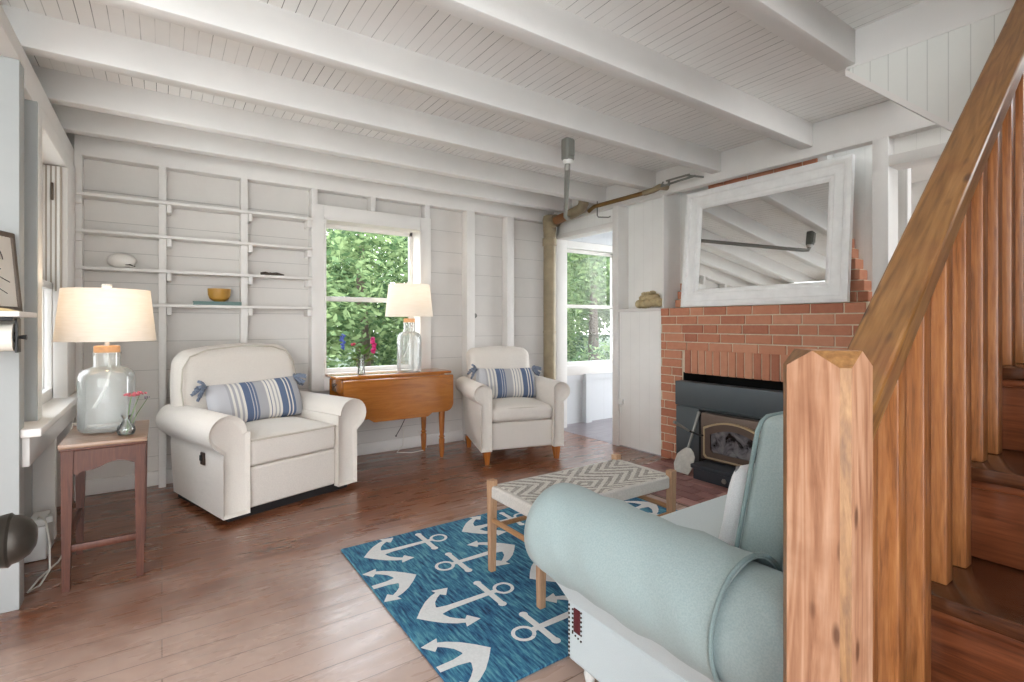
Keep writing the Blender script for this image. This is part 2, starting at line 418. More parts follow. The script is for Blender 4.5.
def tag(o, label=None, cat=None, group=None, kind=None):
    if label: o['label'] = label
    if cat: o['category'] = cat
    if group: o['group'] = group
    if kind: o['kind'] = kind
    return o
def thing(name, label, cat, loc=(0, 0, 0), rotz=0, group=None):
    o = bpy.data.objects.new(name, None); COL.objects.link(o); o.empty_display_size = .1
    o.location = loc; o.rotation_euler = (0, 0, rotz); return tag(o, label, cat, group)
def struct(name, mb, mat, parent=None, label=None, cat=None, **kw):
    o = mb.build(name, mat, parent, **kw)
    if parent is None: tag(o, label, cat, kind='structure')
    return o
def rebase(o, loc):
    """move a single-mesh thing's origin to loc (vertices stay put)"""
    d = Vector(loc)-o.location
    o.data.transform(Matrix.Translation(-d)); o.location = loc; return o
def copy_tree(o, parent=None):
    c = o.copy(); COL.objects.link(c); c.parent = parent
    for ch in list(o.children): copy_tree(ch, c)
    return c

# ------------------------------------------------------------------ camera
f_px, hy = 508., 324.
cam = bpy.data.cameras.new('camera'); co = bpy.data.objects.new('camera', cam); COL.objects.link(co)
cam.sensor_fit = 'HORIZONTAL'; cam.sensor_width = 36; cam.lens = 36*f_px/1024
cam.shift_y = (hy-341.)/1024.; cam.clip_start = .02
co.location = (0, 0, 1.15); co.rotation_euler = (PI/2, 0, -math.atan2(350, 508))
scene.camera = co

# ------------------------------------------------------------------ room shell
YB, YS = 4.43, 4.33          # back plank face / stud face
XL, XLS = -.56, -.47         # left plank face / stud face
XF = 3.55                    # right (fireplace) wall face
ZC = 2.478; ZB = 2.325
YN = -1.0                    # room left open behind the camera to let sky light in

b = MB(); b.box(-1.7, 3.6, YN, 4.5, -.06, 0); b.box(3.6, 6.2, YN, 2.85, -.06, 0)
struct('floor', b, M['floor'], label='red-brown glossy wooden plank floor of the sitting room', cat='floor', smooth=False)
b = MB(); b.box(3.56, 6.2, 2.85, 4.5, -.06, .002)
struct('floor', b, M['porchfloor'], label='grey painted floor of the porch beyond the doorway', cat='floor', smooth=False)

b = MB(); b.box(-1.7, 2.6, YN, 4.6, ZC, ZC+.05); b.box(2.6, 3.7, 1.0, 4.6, ZC, ZC+.05)
struct('ceiling', b, M['ceil'], label='white beadboard ceiling between the beams', cat='ceiling', smooth=False)
b = MB(); b.box(3.62, 6.2, 1.6, 4.6, 2.32, 2.37)
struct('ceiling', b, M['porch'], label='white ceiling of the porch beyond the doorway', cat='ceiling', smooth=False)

# ceiling beams
beamY = [4.04, 3.54, 2.94, 2.31, 1.64, 1.01, .38, -.25, -.88, -1.51]
lab = ['ceiling beam nearest the back wall', 'second ceiling beam from the back wall', 'third ceiling beam from the back wall', 'ceiling beam carrying the grey vent cap',
       'ceiling beam meeting the wall just above the mirror', 'ceiling beam ending at the stairwell trimmer', 'ceiling beam over the camera', 'ceiling beam behind the camera', 'second ceiling beam behind the camera', 'third ceiling beam behind the camera']
for i, y in enumerate(beamY):
    x1 = 3.56 if y > 1.05 else 2.6
    b = MB(); b.box(-.55 if y > 2.8 else -1.7, x1, y, y+.085, ZB, ZC+.01, .006)
    struct('trim_%d' % (i+1), b, M['beam'], label=lab[i], cat='ceiling beam')
b = MB(); b.box(2.58, 2.68, YN, 1.05, 2.315, ZC+.01, .006)
struct('trim_11', b, M['beam'], label='trimmer beam along the stairwell opening', cat='ceiling beam')
# sloping beadboard closure below the trimmer
b = MB(); b.prism([(1.035, 2.316), (.45, 2.316), (.45, 1.73), (1.035, 2.30)], 0, 2.585, 2.62)
struct('wall_stairwell', b, M['bead'], label='sloping beadboard panel under the stairwell trimmer', cat='wall', smooth=False)
b = MB(); b.prism([(1.045, 2.312), (1.045, 2.282), (.44, 1.69), (.44, 1.72)], 0, 2.565, 2.70)
struct('trim_12', b, M['trim'], label='sloping white board edging the stairwell panel', cat='trim')

# back wall: planks, studs, plate, opening for two windows
W1 = (1.10, 1.955, .72, 2.02)   # window 1 opening x0,x1,z0,z1
W2 = (3.715, 4.62, .66, 2.03)
def wall_y(b, x0, x1, z0, z1, y0, y1, holes):
    xs = x0
    for (a, c, d, e) in sorted(holes):
        b.box(xs, a, y0, y1, z0, z1); b.box(a, c, y0, y1, z0, d); b.box(a, c, y0, y1, e, z1); xs = c
    b.box(xs, x1, y0, y1, z0, z1)
b = MB(); wall_y(b, -.7, XF+.05, 0, ZC+.02, YB, YB+.1, [W1])
struct('wall_back', b, M['wall'], label='white horizontal plank back wall with shelves and window', cat='wall', smooth=False)
b = MB(); wall_y(b, XF+.05, 6.2, 0, ZC, YB, YB+.1, [W2])
b.box(4.05, 4.14, YB-.07, YB, 0, .57)
b.box(3.6, 6.2, YB-.02, YB, .50, .56); b.box(3.6, 4.9, YB-.05, YB, 2.10, 2.18)
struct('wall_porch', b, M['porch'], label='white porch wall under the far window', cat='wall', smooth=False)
b = MB()
b.box(XLS, XF, YS, YB, 2.255, ZC, .004)                           # top plate
struct('trim_13', b, M['trim'], label='top plate board of the back wall', cat='trim')
studs = [(-.47, -.43, 0, 2.26), (-.02, .025, 0, 2.26), (.492, .538, 0, 2.26), (2.45, 2.54, 0, 2.26), (2.925, 3.01, 0, 2.26), (1.495, 1.538, 2.12, 2.26), (1.005, 1.05, 2.12, 2.26), (2.01, 2.055, 2.12, 2.26)]
sl = ['stud in the left corner of the back wall', 'stud behind the shelves above the recliner', 'stud behind the right half of the shelves', 'stud right of the window lamp', 'stud above the armchair',
      'short stud above the middle of the window', 'short stud above the left of the window', 'short stud above the right of the window']
for k, (x0, x1, z0, z1) in enumerate(studs):
    b = MB(); b.box(x0, x1, YS, YB, z0, z1, .003); struct('trim_%d' % (14+k), b, M['trim'], label=sl[k], cat='stud')
b = MB(); b.box(-.47, 3.5, YB-.018, YB, 0, .10, .004)
struct('baseboard_back', b, M['trim'], label='white baseboard of the back wall', cat='baseboard')

# window 1 : casing, sashes, panes
def window_y(name, W, ys, yb, rail, label, casing=(.10, .105, .11, .12)):
    x0, x1, z0, z1 = W; l, r, t, bt = casing
    root = thing(name, label, 'window', ((x0+x1)/2, yb, z0)); root['kind'] = 'structure'
    c = MB(); yf = ys-.012
    c.box(x0-l, x0, yf, yb, z0-bt, z1+t, .004); c.box(x1, x1+r, yf, yb, z0-bt, z1+t, .004)
    c.box(x0, x1, yf, yb, z1, z1+t, .004); c.box(x0, x1, yf, yb, z0-bt, z0, .004)
    c.build('window_casing', M['trim'], root)
    c = MB(); c.box(x0-.004, x0+.012, ys-.03, yb+.1, z0, z1); c.box(x1-.012, x1+.004, ys-.03, yb+.1, z0, z1)
    c.box(x0-.004, x1+.004, ys-.03, yb+.1, z1-.012, z1+.004); c.box(x0-.02, x1+.02, ys-.03, yb+.1, z0-.02, z0+.012)
    c.build('window_frame', M['trim'], root)
    for nm, a, d, yy in (('upper_sash', rail, z1-.012, yb+.04), ('lower_sash', z0+.012, rail+.04, yb+.012)):
        c = MB(); w = .034
        c.box(x0+.012, x0+.012+w, yy, yy+.03, a, d, .003); c.box(x1-.012-w, x1-.012, yy, yy+.03, a, d, .003)
        c.box(x0+.012, x1-.012, yy, yy+.03, a, a+.04, .003); c.box(x0+.012, x1-.012, yy, yy+.03, d-.038, d, .003)
        sa = c.build(nm, M['trim'], root)
        c = MB(); c.box(x0+.04, x1-.04, yy+.012, yy+.016, a+.03, d-.03)
        c.build('pane', M['glass'], sa, smooth=False)
    return root
window_y('window_1', W1, YS, YB, 1.345, 'white double-hung window behind the drop-leaf table')
window_y('window_2', W2, YB-.02, YB, 1.335, 'white double-hung porch window seen through the doorway', (.06, .1, .08, .10))

# left wall with its window
W3 = (3.16, 3.93, .72, 2.07)
b = MB()
def wall_x(b, y0, y1, z0, z1, x0, x1, W):
    a, c, d, e = W
    b.box(x0, x1, y0, a, z0, z1); b.box(x0, x1, a, c, z0, d); b.box(x0, x1, a, c, e, z1); b.box(x0, x1, c, y1, z0, z1)
wall_x(b, 2.90, 4.5, 0, ZC+.02, XL-.1, XL, W3)
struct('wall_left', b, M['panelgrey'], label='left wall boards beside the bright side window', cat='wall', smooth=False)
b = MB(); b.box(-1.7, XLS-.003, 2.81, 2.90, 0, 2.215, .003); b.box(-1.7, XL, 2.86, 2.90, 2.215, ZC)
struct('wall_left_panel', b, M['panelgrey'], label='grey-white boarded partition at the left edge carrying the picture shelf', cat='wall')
b = MB(); b.box(-1.8, -1.7, .9, 2.90, 0, ZC)  # added unseen wall that keeps sky light off the left partition
struct('wall_left_block', b, M['trim'], label='added white wall left of the camera, out of view, blocking sky light', cat='wall', smooth=False)
b = MB(); b.box(XL, XLS+.012, 3.06, 3.079, .72, 2.14)  # thin grey slab puts shade into the colour of the stud face
struct('wall_left_jamb_shade', b, M['panelgrey'], label='stud face between the left partition and side window, shade painted in grey', cat='wall', smooth=False)
b = MB(); b.box(XL, XLS, 2.9, YS, 2.14, 2.285, .004); b.box(XL, XLS, YN, 2.9, 2.215, 2.285, .004)
struct('trim_22', b, M['trim'], label='top plate board along the left wall', cat='trim')
root = thing('window_3', 'bright white side window beside the end-table lamp', 'window', (XL, 3.5, .72)); root['kind'] = 'structure'
c = MB(); x = XLS+.015
c.box(XL, x, 3.08, 3.165, .70, 2.15, .004); c.box(XL, x, 3.925, 4.24, .70, 2.15, .004); c.box(XL, x, 3.165, 3.925, 2.065, 2.15, .004)
c.build('window_casing', M['trim'], root)
c = MB(); c.box(XL-.02, -.41, 2.83, 4.26, .685, .72, .005); c.build('window_sill', M['trim'], root)
c = MB(); c.box(XL, XLS+.02, 2.86, 4.22, .56, .685, .004); c.build('apron', M['trim'], root)
c = MB(); c.box(XL-.1, XL, 3.155, 3.17, .72, 2.08); c.box(XL-.1, XL, 3.915, 3.935, .72, 2.08); c.box(XL-.1, XL, 3.16, 3.93, 2.06, 2.08)
for q in range(4): c.box(-.562+.021*q, -.550+.021*q, 3.898, 3.918, 1.34, 2.06)
c.build('window_frame', M['trim'], root)
c = MB(); c.box(-.575, -.478, 3.905, 3.917, 1.34, 2.06); c.build('jamb_liner', M['liner'], root)
for nm, a, d, xx in (('upper_sash', 1.345, 2.06, -.590), ('lower_sash', .725, 1.385, -.545)):
    c = MB(); c.box(xx, xx+.03, 3.17, 3.21, a, d, .003); c.box(xx, xx+.03, 3.855, 3.9, a, d, .003); c.box(xx, xx+.03, 3.17, 3.9, a, a+.06, .003); c.box(xx, xx+.03, 3.17, 3.9, d-.04, d, .003)
    sa = c.build(nm, M['trim'], root); c = MB(); c.box(xx+.013, xx+.017, 3.2, 3.88, a+.04, d-.03); c.build('pane', M['glass'], sa, smooth=False)
c = MB(); c.box(-.525, -.512, 3.880, 3.897, 1.86, 1.96, .004); c.build('sash_lift', M['hinge'], root)
b = MB(); b.box(XL, XLS, 3.62, 3.67, 0, .57, .003)
struct('trim_23', b, M['trim'], label='stud under the side window', cat='stud')
b = MB(); b.box(XL, XLS, 4.25, YS, 0, 2.14, .003)
struct('trim_24', b, M['trim'], label='corner stud right of the side window', cat='stud')

# right wall (fireplace wall)
b = MB()
b.box(XF, 3.62, -.3, 4.43, 2.262, ZC, .004)
struct('trim_25', b, M['trim'], label='long white header beam above mirror and doorway', cat='trim')
b = MB(); b.box(XF+.04, 3.66, 3.45, 4.33, 2.08, 2.27)
b.box(XF+.04, 3.66, 4.30, 4.43, 0, 2.25)
b.box(3.68, 3.72, 2.89, 3.40, 1.2, 2.30)
b.box(3.80, 3.86, 1.2, 2.92, 1.0, ZC); b.box(XF+.02, 3.84, 2.872, 2.888, 1.29, 2.30)
b.box(3.625, 3.66, -.3, 1.22, 2.14, 2.30)
struct('wall_right', b, M['wallv'], label='white boarded fireplace wall around mirror and doorway', cat='wall', smooth=False)
for k, (y0, y1, x0, z1, lb) in enumerate([(3.375, 3.45, XF-.01, 2.268, 'white door post right of the porch doorway'), (4.29, 4.335, XF-.01, 2.12, 'white door post left of the porch doorway'), (1.215, 1.30, XF, 2.268, 'white post right of the mirror')]):
    b = MB(); b.box(x0, 3.70, y0, y1, 0, z1, .004); struct('trim_%d' % (26+k), b, M['trim'], label=lb, cat='post')
b = MB(); b.box(XF-.01, 3.70, 3.45, 4.29, 2.075, 2.125, .003); struct('trim_29', b, M['trim'], label='head board over the porch doorway', cat='trim')
b = MB(); b.box(XF, 3.70, -.3, 1.215, 2.085, 2.15, .004); struct('trim_30', b, M['trim'], label='crossbar of the opening right of the mirror', cat='trim')
b = MB(); b.box(XF-.012, 3.69, 2.885, 3.375, 1.262, 1.29, .004); struct('trim_31', b, M['trim'], label='narrow ledge above the white panel door', cat='ledge')
# white panel door beside the bricks
d2 = thing('door_2', 'narrow white panel door left of the brick fireplace', 'door', (XF+.02, 3.13, 0)); d2['kind'] = 'structure'
c = MB(); c.box(XF+.01, XF+.05, 2.895, 3.375, .01, 1.262, .003); c.build('door_panel', M['wallv'], d2)
c = MB(); c.box(XF-.02, XF+.012, 3.32, 3.365, .395, .45, .006); c.tube([(XF-.02, 3.34, .41), (XF-.03, 3.335, .385), (XF-.02, 3.325, .38)], .005, 6)
c.build('latch', M['whiteplastic'], d2)
# hinge on the doorway post
tag(rebase(MB().box(XF-.016, XF-.006, 4.296, 4.322, 1.63, 1.72, .003).build('hinge', M['hinge']), (XF-.01, 4.31, 1.63)), 'small dark metal hinge on the left doorway post', 'hinge')

# side room behind the opening right of the mirror
b = MB(); b.box(3.7, 6.2, 1.62, 1.7, 0, 2.4); b.box(5.6, 5.7, -1.2, 1.7, 0, 2.4)
struct('wall_side_room', b, M['trim'], label='white walls of the room beyond the opening', cat='wall', smooth=False)
b = MB(); b.prism([(3.72, 2.34), (5.7, 1.98), (5.7, 2.03), (3.72, 2.40)], 1, -1.2, 1.7)
struct('ceiling', b, M['trim'], label='sloping white ceiling of the room beyond the opening', cat='ceiling', smooth=False)
b = MB(); b.box(4.55, 4.65, -1.2, 1.62, 1.97, 2.2, .004)
struct('trim_32', b, M['beam'], label='white beam in the room beyond the opening', cat='ceiling beam')

b = MB(); b.box(.62, 3.62, -.60, -.52, 0, 2.15)  # added unseen wall that keeps light off the balusters
struct('wall_stair_shade', b, M['shadewall'], label='added wooden wall beyond the stairs, out of view, shading the balusters', cat='wall', smooth=False)
b = MB(); b.box(2.55, 3.7, -.6, 1.05, ZC+.85, ZC+.9); b.box(2.55, 2.60, -.6, 1.05, ZC+.052, ZC+.9); b.box(2.55, 3.7, 1.02, 1.06, ZC+.052, ZC+.9); b.box(3.62, 3.7, -.6, 1.05, ZC, ZC+.9)
struct('wall_stairwell_upper', b, M['trim'], label='white walls of the stairwell above the opening', cat='wall', smooth=False)
b = MB(); b.box(4.1, 5.7, -1.2, -1.12, 0, 1.5)  # added unseen wall that cuts sky light on the post by the mirror
struct('wall_side_room_block', b, M['trim'], label='added white end wall, out of view, cutting sky light in the side room', cat='wall', smooth=False)
# open door at the left edge, only its knob reaches into view
d1 = thing('door_1', 'antique dark round doorknob close up at the left edge', 'door', (-.185, .3, 0)); d1['kind'] = 'structure'
c = MB(); c.box(-.205, -.166, -.12, .715, .01, 2.0, .004); c.build('door_panel', M['trim'], d1)
c = MB(); prof = [(0, -.024), (.011, -.023), (.018, -.019), (.0235, -.010), (.0255, 0), (.026, .003), (.0235, .005), (.0225, .010), (.017, .018), (.010, .022), (0, .023)]
R = Matrix.Translation((-.118, .648, .951)) @ Matrix.Scale(.93, 4) @ Matrix.Rotation(PI/2, 4, 'Y')
c.lathe(prof, seg=32, xf=R); c.tube([(-.166, .648, .951), (-.130, .648, .951)], .009, 12)
k = c.build('doorknob', M['knob'], d1); k['label'] = 'dark antique metal doorknob'

# ------------------------------------------------------------------ fireplace
def bricks(b, y0, y1, z0, z1, x, depth, L=.203, H=.07, j=.009, holes=(), seed=1, off=0):
    rnd = random.Random(seed); n = round((z1-z0)/H); H = (z1-z0)/n
    for r in range(n):
        za = z0+r*H; y = y0-(L*.5 if (r+off) % 2 else 0)
        while y < y1-.005:
            l = L*rnd.choice((1, 1, 1, 1, .62, 1.0)); a, c = max(y, y0), min(y+l, y1); y += l
            if c-a < .02: continue
            segs = [(a, c)]
            for (h0, h1, g0, g1) in holes:
                if za+H/2 > g0 and za+H/2 < g1:
                    ns = []
                    for (p, q) in segs:
                        if q <= h0 or p >= h1: ns.append((p, q)); continue
                        if p < h0: ns.append((p, h0))
                        if q > h1: ns.append((h1, q))
                    segs = ns
            for (p, q) in segs:
                if q-p > .025:
                    e = rnd.uniform(-.002, .002)
                    b.box(x+e, x+depth, p+j/2, q-j/2, za+j/2, za+H-j/2, .003, 1)
FP = thing('brick_fireplace', 'red brick fireplace with pale mortar under the mirror', 'fireplace', (XF, 2.1, 0))
FY0, FY1, OY0, OY1 = 1.305, 2.89, 1.53, 2.668
b = MB(); bricks(b, FY0, FY1, 0, 1.288, XF, .09, holes=[(OY0, OY1, -1, .945)], seed=3)
y = OY0
while y < OY1-.02:
    b.box(XF+random.uniform(-.002, .002), XF+.09, y+.0045, min(y+.066, OY1)-.0045, .747, .938, .003, 1); y += .0658
b.build('brick_face', M['brick'], FP)
b = MB()
b.box(XF+.008, XF+.25, FY0+.004, OY0+.004, 0, 1.284); b.box(XF+.008, XF+.25, OY1-.004, FY1-.004, 0, 1.284); b.box(XF+.008, XF+.25, OY0, OY1, .753, 1.284)
b.build('mortar', M['mortar'], FP, smooth=False)
b = MB(); b.box(XF+.3, XF+.33, OY0-.05, OY1+.05, 0, .9); b.box(XF+.012, XF+.33, OY0-.02, OY0+.012, 0, .752); b.box(XF+.012, XF+.33, OY1-.012, OY1+.02, 0, .752); b.box(XF+.05, XF+.33, OY0, OY1, .752, .8)
b.build('firebox', M['firebox'], FP, smooth=False)
# stepped chimney courses behind the mirror
b = MB(); mo = MB(); z = 1.29; k = 0; rnd = random.Random(9)
while z < 2.38:
    a, c = 1.365+.0235*k+(.004 if k > 3 else 0), 2.845-.025*k
    y = a
    first = True
    while y < c-.02:
        l = .07 if first else .203
        if first and k % 2: l = .1
        first = False
        b.box(3.685+rnd.uniform(-.002, .002), 3.80, y+.004, min(y+l, c)-.004, z+.004, z+.0675, .003, 1); y += l
    mo.box(3.695, 3.80, a+.009, c-.03, z, z+.0715); z += .0715; k += 1
b.build('chimney_courses', M['brick'], FP); mo.build('chimney_mortar', M['mortar'], FP, smooth=False)
# hearth
b = MB(); rnd = random.Random(4); r = 0; xx = 2.72
while xx < 3.53:
    y = 1.3-(.1 if r % 2 else 0)
    while y < 2.78:
        a, c = max(y, 1.3), min(y+.203, 2.78)
        if c-a > .03: b.box(xx+.004, min(xx+.098, 3.545), a+.004, c-.004, .001, .014+rnd.uniform(0, .002), .003, 1)
        y += .203
    xx += .1; r += 1
H_ = b.build('hearth_bricks', M['hearthbrick'], FP)
b = MB(); b.box(2.715, 3.548, 1.295, 2.785, .001, .010); b.build('hearth_mortar', M['mortard'], FP, smooth=False)

# stove insert
SV = thing('stove_insert', 'charcoal steel wood stove insert with arched glass door', 'stove', (3.45, 2.1, 0))
b = MB(); b.box(3.455, 3.545, 1.54, 2.655, .015, .49, .004); b.box(3.45, 3.545, 1.535, 2.66, .495, .688, .005)
s1 = b.build('surround_panel', M['steel'], SV)
b = MB(); b.box(3.44, 3.47, 1.77, 2.43, .015, .485); b.build('stove_recess', M['firebox'], SV, smooth=False)
b = MB(); b.box(3.385, 3.46, 1.81, 2.375, .125, .475, .008); b.build('stove_body', M['bronze'], SV)
def arch(y0, y1, z0, z1, rise, n=14, ch=.02):
    p = [(y0+ch, z0), (y1-ch, z0), (y1, z0+ch)]
    for i in range(n+1):
        t = i/n; yy = y1+(y0-y1)*t
        p.append((yy, z1+rise*(1-(2*t-1)**2)))
    p.append((y0, z0+ch)); return p
def ring(b, outer, inner, x0, x1):
    n = len(outer)
    secs = [[(x0, u, v) for u, v in outer], [(x1, u, v) for u, v in outer], [(x1, u, v) for u, v in inner], [(x0, u, v) for u, v in inner], [(x0, u, v) for u, v in outer]]
    b.loft(secs, cap=False)
o1 = arch(1.86, 2.335, .145, .375, .06); o2 = arch(1.872, 2.323, .157, .363, .06); o3 = arch(1.915, 2.28, .195, .325, .05)
b = MB(); ring(b, o2, o3, 3.362, 3.385); dr = b.build('door_frame', M['bronze'], SV)
b = MB(); ring(b, o1, o2, 3.356, 3.384); b.build('door_trim', M['gold'], dr)['label'] = 'pale brass arched trim'
b = MB(); b.prism(o3, 0, 3.372, 3.38); b.build('door_glass', M['stoveglass'], dr)
b = MB(); b.box(3.20, 3.46, 1.86, 2.335, .095, .125, .006); b.build('ash_lip', M['steeld'], SV)
b = MB(); b.box(3.215, 3.46, 1.875, 2.32, .015, .095, .005); dw = b.build('ash_drawer', M['steeld'], SV)
b = MB(); b.lathe([(0, .012), (.014, .010), (.018, 0), (0, 0)], seg=16, xf=Matrix.Translation((3.215, 2.07, .055)) @ Matrix.Rotation(-PI/2, 4, 'Y')); b.build('drawer_emblem', M['conduit'], dw)
b = MB(); b.tube([(3.362, 2.335, .31), (3.33, 2.345, .312), (3.27, 2.395, .345)], .007, 8); hd = b.build('door_handle', M['black'], SV)
b = MB(); b.tube([(3.27, 2.395, .345), (3.15, 2.44, .42)], [.008, .013], 10); b.build('coil_grip', M['conduit'], hd)

# ash shovel
SH = thing('ash_shovel', 'pale metal ash shovel leaning on the stove insert', 'shovel', (3.27, 2.42, .015))
b = MB(); top = Vector((3.43, 2.42, .47)); bot = Vector((3.32, 2.44, .20))
b.tube([top, bot], [.012, .009], 10); b.build('handle', M['conduit'], SH)
b = MB()
secs = []
for t, w, bend in ((0, .02, 0), (.12, .05, .0), (.3, .078, .006), (.7, .082, .01), (1, .06, .006)):
    c = bot.lerp(Vector((3.25, 2.445, .02)), t)
    secs.append([c+Vector((-.25*u*0+.0-bend*abs(u)*1.2, u*w, 0)) for u in (-1, -.6, 0, .6, 1)]+[c+Vector((.006-bend*abs(u), u*w, 0)) for u in (1, .6, 0, -.6, -1)])
b.loft(secs); b.build('pan', M['broom'], SH)

# ------------------------------------------------------------------ leaning mirror
MR = thing('wall_mirror', 'large white distressed-frame mirror leaning over the brick mantel', 'mirror', (3.56, 2.066, 1.29))
lean = math.atan2(.08, .953); W, Hh = 1.25, .955
XFm = Matrix.Rotation(lean, 4, 'Y')          # local: x out of the wall (front -x), y width, z up
def mring(b, i0, i1, d0, d1):
    """sloped frame band from inset i0 (depth d0) to inset i1 (depth d1)"""
    def rect(i, x): return [(x, -W/2+i, i), (x, W/2-i, i), (x, W/2-i, Hh-i), (x, -W/2+i, Hh-i)]
    b.loft([rect(i0, d0), rect(i1, d1)], cap=False, xf=XFm)
b = MB()
bands = [(0, .04), (0, .0), (.018, -.006), (.034, -.002), (.042, .008), (.062, .012), (.088, .010), (.096, .016), (.108, .014), (.120, .022), (.128, .03)]
bands = [(i_*1.17, d_) for i_, d_ in bands]
for (i0, d0), (i1, d1) in zip(bands[:-1], bands[1:]): mring(b, i0, i1, d0, d1)
mf = b.build('mirror_frame', M['mirrorframe'], MR, local=True, angle=.3)
b = MB(); i = .147; b.add([(.026, -W/2+i, i), (.026, W/2-i, i), (.026, W/2-i, Hh-i), (.026, -W/2+i, Hh-i), (.038, -W/2+.02, .02), (.038, W/2-.02, .02), (.038, W/2-.02, Hh-.02), (.038, -W/2+.02, Hh-.02)], [(0, 1, 2, 3), (4, 7, 6, 5), (0, 4, 5, 1), (1, 5, 6, 2), (2, 6, 7, 3), (3, 7, 4, 0)], xf=XFm)
b.build('mirror_glass', M['mirror'], MR, local=True, smooth=False)

# coral stone on the ledge
b = MB(); rnd = random.Random(5)
for i in range(7): b.ball((3.60+rnd.uniform(-.02, .02), 3.055+(i-3)*.036, 1.332+rnd.uniform(-.004, .012)), (.045, .046, .041), 10)
for i in range(5): b.ball((3.60+rnd.uniform(-.01, .01), 2.985+i*.036, 1.385+rnd.uniform(-.004, .010)), (.04, .042, .032), 10)
for i in range(3): b.ball((3.59, 3.01+i*.045, 1.425+rnd.uniform(-.004, .01)), (.03, .035, .018), 10)
o = b.build('coral_stone', M['coral']); tag(rebase(o, (3.60, 3.05, 1.291)), 'lumpy tan coral stone on the ledge left of the mirror', 'stone')

# ------------------------------------------------------------------ wall shelves
zs = [2.007, 1.768, 1.527, 1.288]
slab = ['topmost of the four long white wall shelves', 'second white wall shelf from the top, empty', 'third white wall shelf from the top, holding the shell', 'lowest white wall shelf, holding the mustard bowl']
for k, z in enumerate(zs):
    sh = thing('wall_shelf', slab[k], 'shelf', (.27, YB, z-.02), group='white shelves on the back wall')
    b = MB(); b.box(XLS+.002, 1.0, YS-.045, YB-.001, z-.02, z, .003); b.build('board', M['trim'], sh)
    for (x0, x1) in ((-.465, -.43), (.027, .055), (.54, .568), (.965, .998)):
        b = MB(); b.box(x0, x1, YS-.03, YB-.001, z-.075, z-.02, .004); b.build('cleat', M['trim'], sh)
zt = [z+.001 for z in zs]
# shell, dark driftwood, book, bowl
b = MB(); b.ball((-.225, 4.36, zt[2]+.052), (.082, .048, .052), 24)
b.tube([(-.215, 4.322, zt[2]+.014), (-.18, 4.316, zt[2]+.020), (-.150, 4.33, zt[2]+.010)], [.004, .012, .004], 10)
b.cur = 1; b.tube([(-.205, 4.314, zt[2]+.022), (-.178, 4.3075, zt[2]+.023), (-.150, 4.323, zt[2]+.013)], [.002, .006, .002], 8)
tag(rebase(b.build('seashell', [M['shell'], M['darkstone']]), (-.22, 4.36, zt[2])), 'white rounded seashell on the third shelf', 'seashell')
b = MB()
for p, q in (((.63, 4.36, .014), (.70, 4.35, .016)), ((.69, 4.34, .012), (.80, 4.36, .012)), ((.66, 4.33, .010), (.74, 4.375, .016))):
    b.tube([(p[0], p[1], zt[2]+p[2]), ((p[0]+q[0])/2, (p[1]+q[1])/2, zt[2]+p[2]+.005), (q[0], q[1], zt[2]+q[2])], [.009, .012, .005], 8)
tag(rebase(b.build('driftwood', M['darkstone']), (.7, 4.35, zt[2])), 'small dark driftwood piece at the right of the third shelf', 'driftwood')
bk = thing('book', 'flat teal book lying under the mustard bowl', 'book', (.34, 4.36, zt[3]))
b = MB(); b.box(.185, .492, 4.295, 4.42, zt[3], zt[3]+.004, .001); b.box(.185, .492, 4.295, 4.42, zt[3]+.022, zt[3]+.026, .001); b.box(.185, .492, 4.294, 4.298, zt[3], zt[3]+.026); b.build('cover', M['bookteal'], bk)
b = MB(); b.box(.19, .488, 4.299, 4.416, zt[3]+.004, zt[3]+.022); b.build('pages', M['paper'], bk)
b = MB(); b.lathe([(0, .006), (.03, .006), (.034, 0), (.038, .004), (.062, .02), (.074, .05), (.076, .095), (.071, .095), (.068, .055), (.05, .022), (0, .016)], (.352, 4.36, zt[3]+.027), 32)
tag(rebase(b.build('bowl', M['mustard']), (.352, 4.36, zt[3]+.027)), 'mustard yellow bowl standing on the teal book', 'bowl')

# ------------------------------------------------------------------ end table + lamp
ET = thing('end_table', 'small dark cherry end table with shaped apron under the large lamp', 'end table', (-.2, 3.1, 0))
x0, x1, y0, y1, zt_ = -.365, -.055, 2.86, 3.36, .635
b = MB(); b.box(x0, x1, y0, y1, zt_-.02, zt_, .004); b.build('table_top', M['endtop'], ET)
b = MB(); b.box(x0+.004, x1-.004, y0+.004, y1-.004, zt_-.032, zt_-.0195, .004); b.build('top_edge', M['endtable'], ET)
def leg4(b, cx, cy, z0, z1, w0, w1, dx=0, dy=0):
    b.loft([[(cx+dx+sx*w0/2, cy+dy+sy*w0/2, z0) for sx, sy in ((-1, -1), (1, -1), (1, 1), (-1, 1))], [(cx+sx*w1/2, cy+sy*w1/2, z1) for sx, sy in ((-1, -1), (1, -1), (1, 1), (-1, 1))]])
for cx, cy, dx in ((x0+.03, y0+.03, -.005), (x1-.028, y0+.03, .0), (x0+.03, y1-.03, -.005), (x1-.028, y1-.03, .0)):
    b = MB(); leg4(b, cx, cy, 0, zt_-.03, .026, .042, dx); b.build('leg', M['endtable'], ET)
def apron(n=16):
    p = [(x0+.05, .60), (x1-.045, .60)]
    for i in range(n+1):
        t = i/n; p.append((x1-.045+(x0+.05-(x1-.045))*t, .525+.016*math.sin(t*PI*2.0-.3)+(-.02 if t > .93 else 0)))
    return p
b = MB(); b.prism(apron(), 1, y0+.018, y0+.036); b.build('apron', M['endtable'], ET)
b = MB(); b.box(x0+.018, x0+.036, y0+.04, y1-.04, .53, .60); b.build('apron', M['endtable'], ET)
b = MB(); b.box(x1-.034, x1-.016, y0+.04, y1-.04, .53, .60); b.build('apron', M['endtable'], ET)
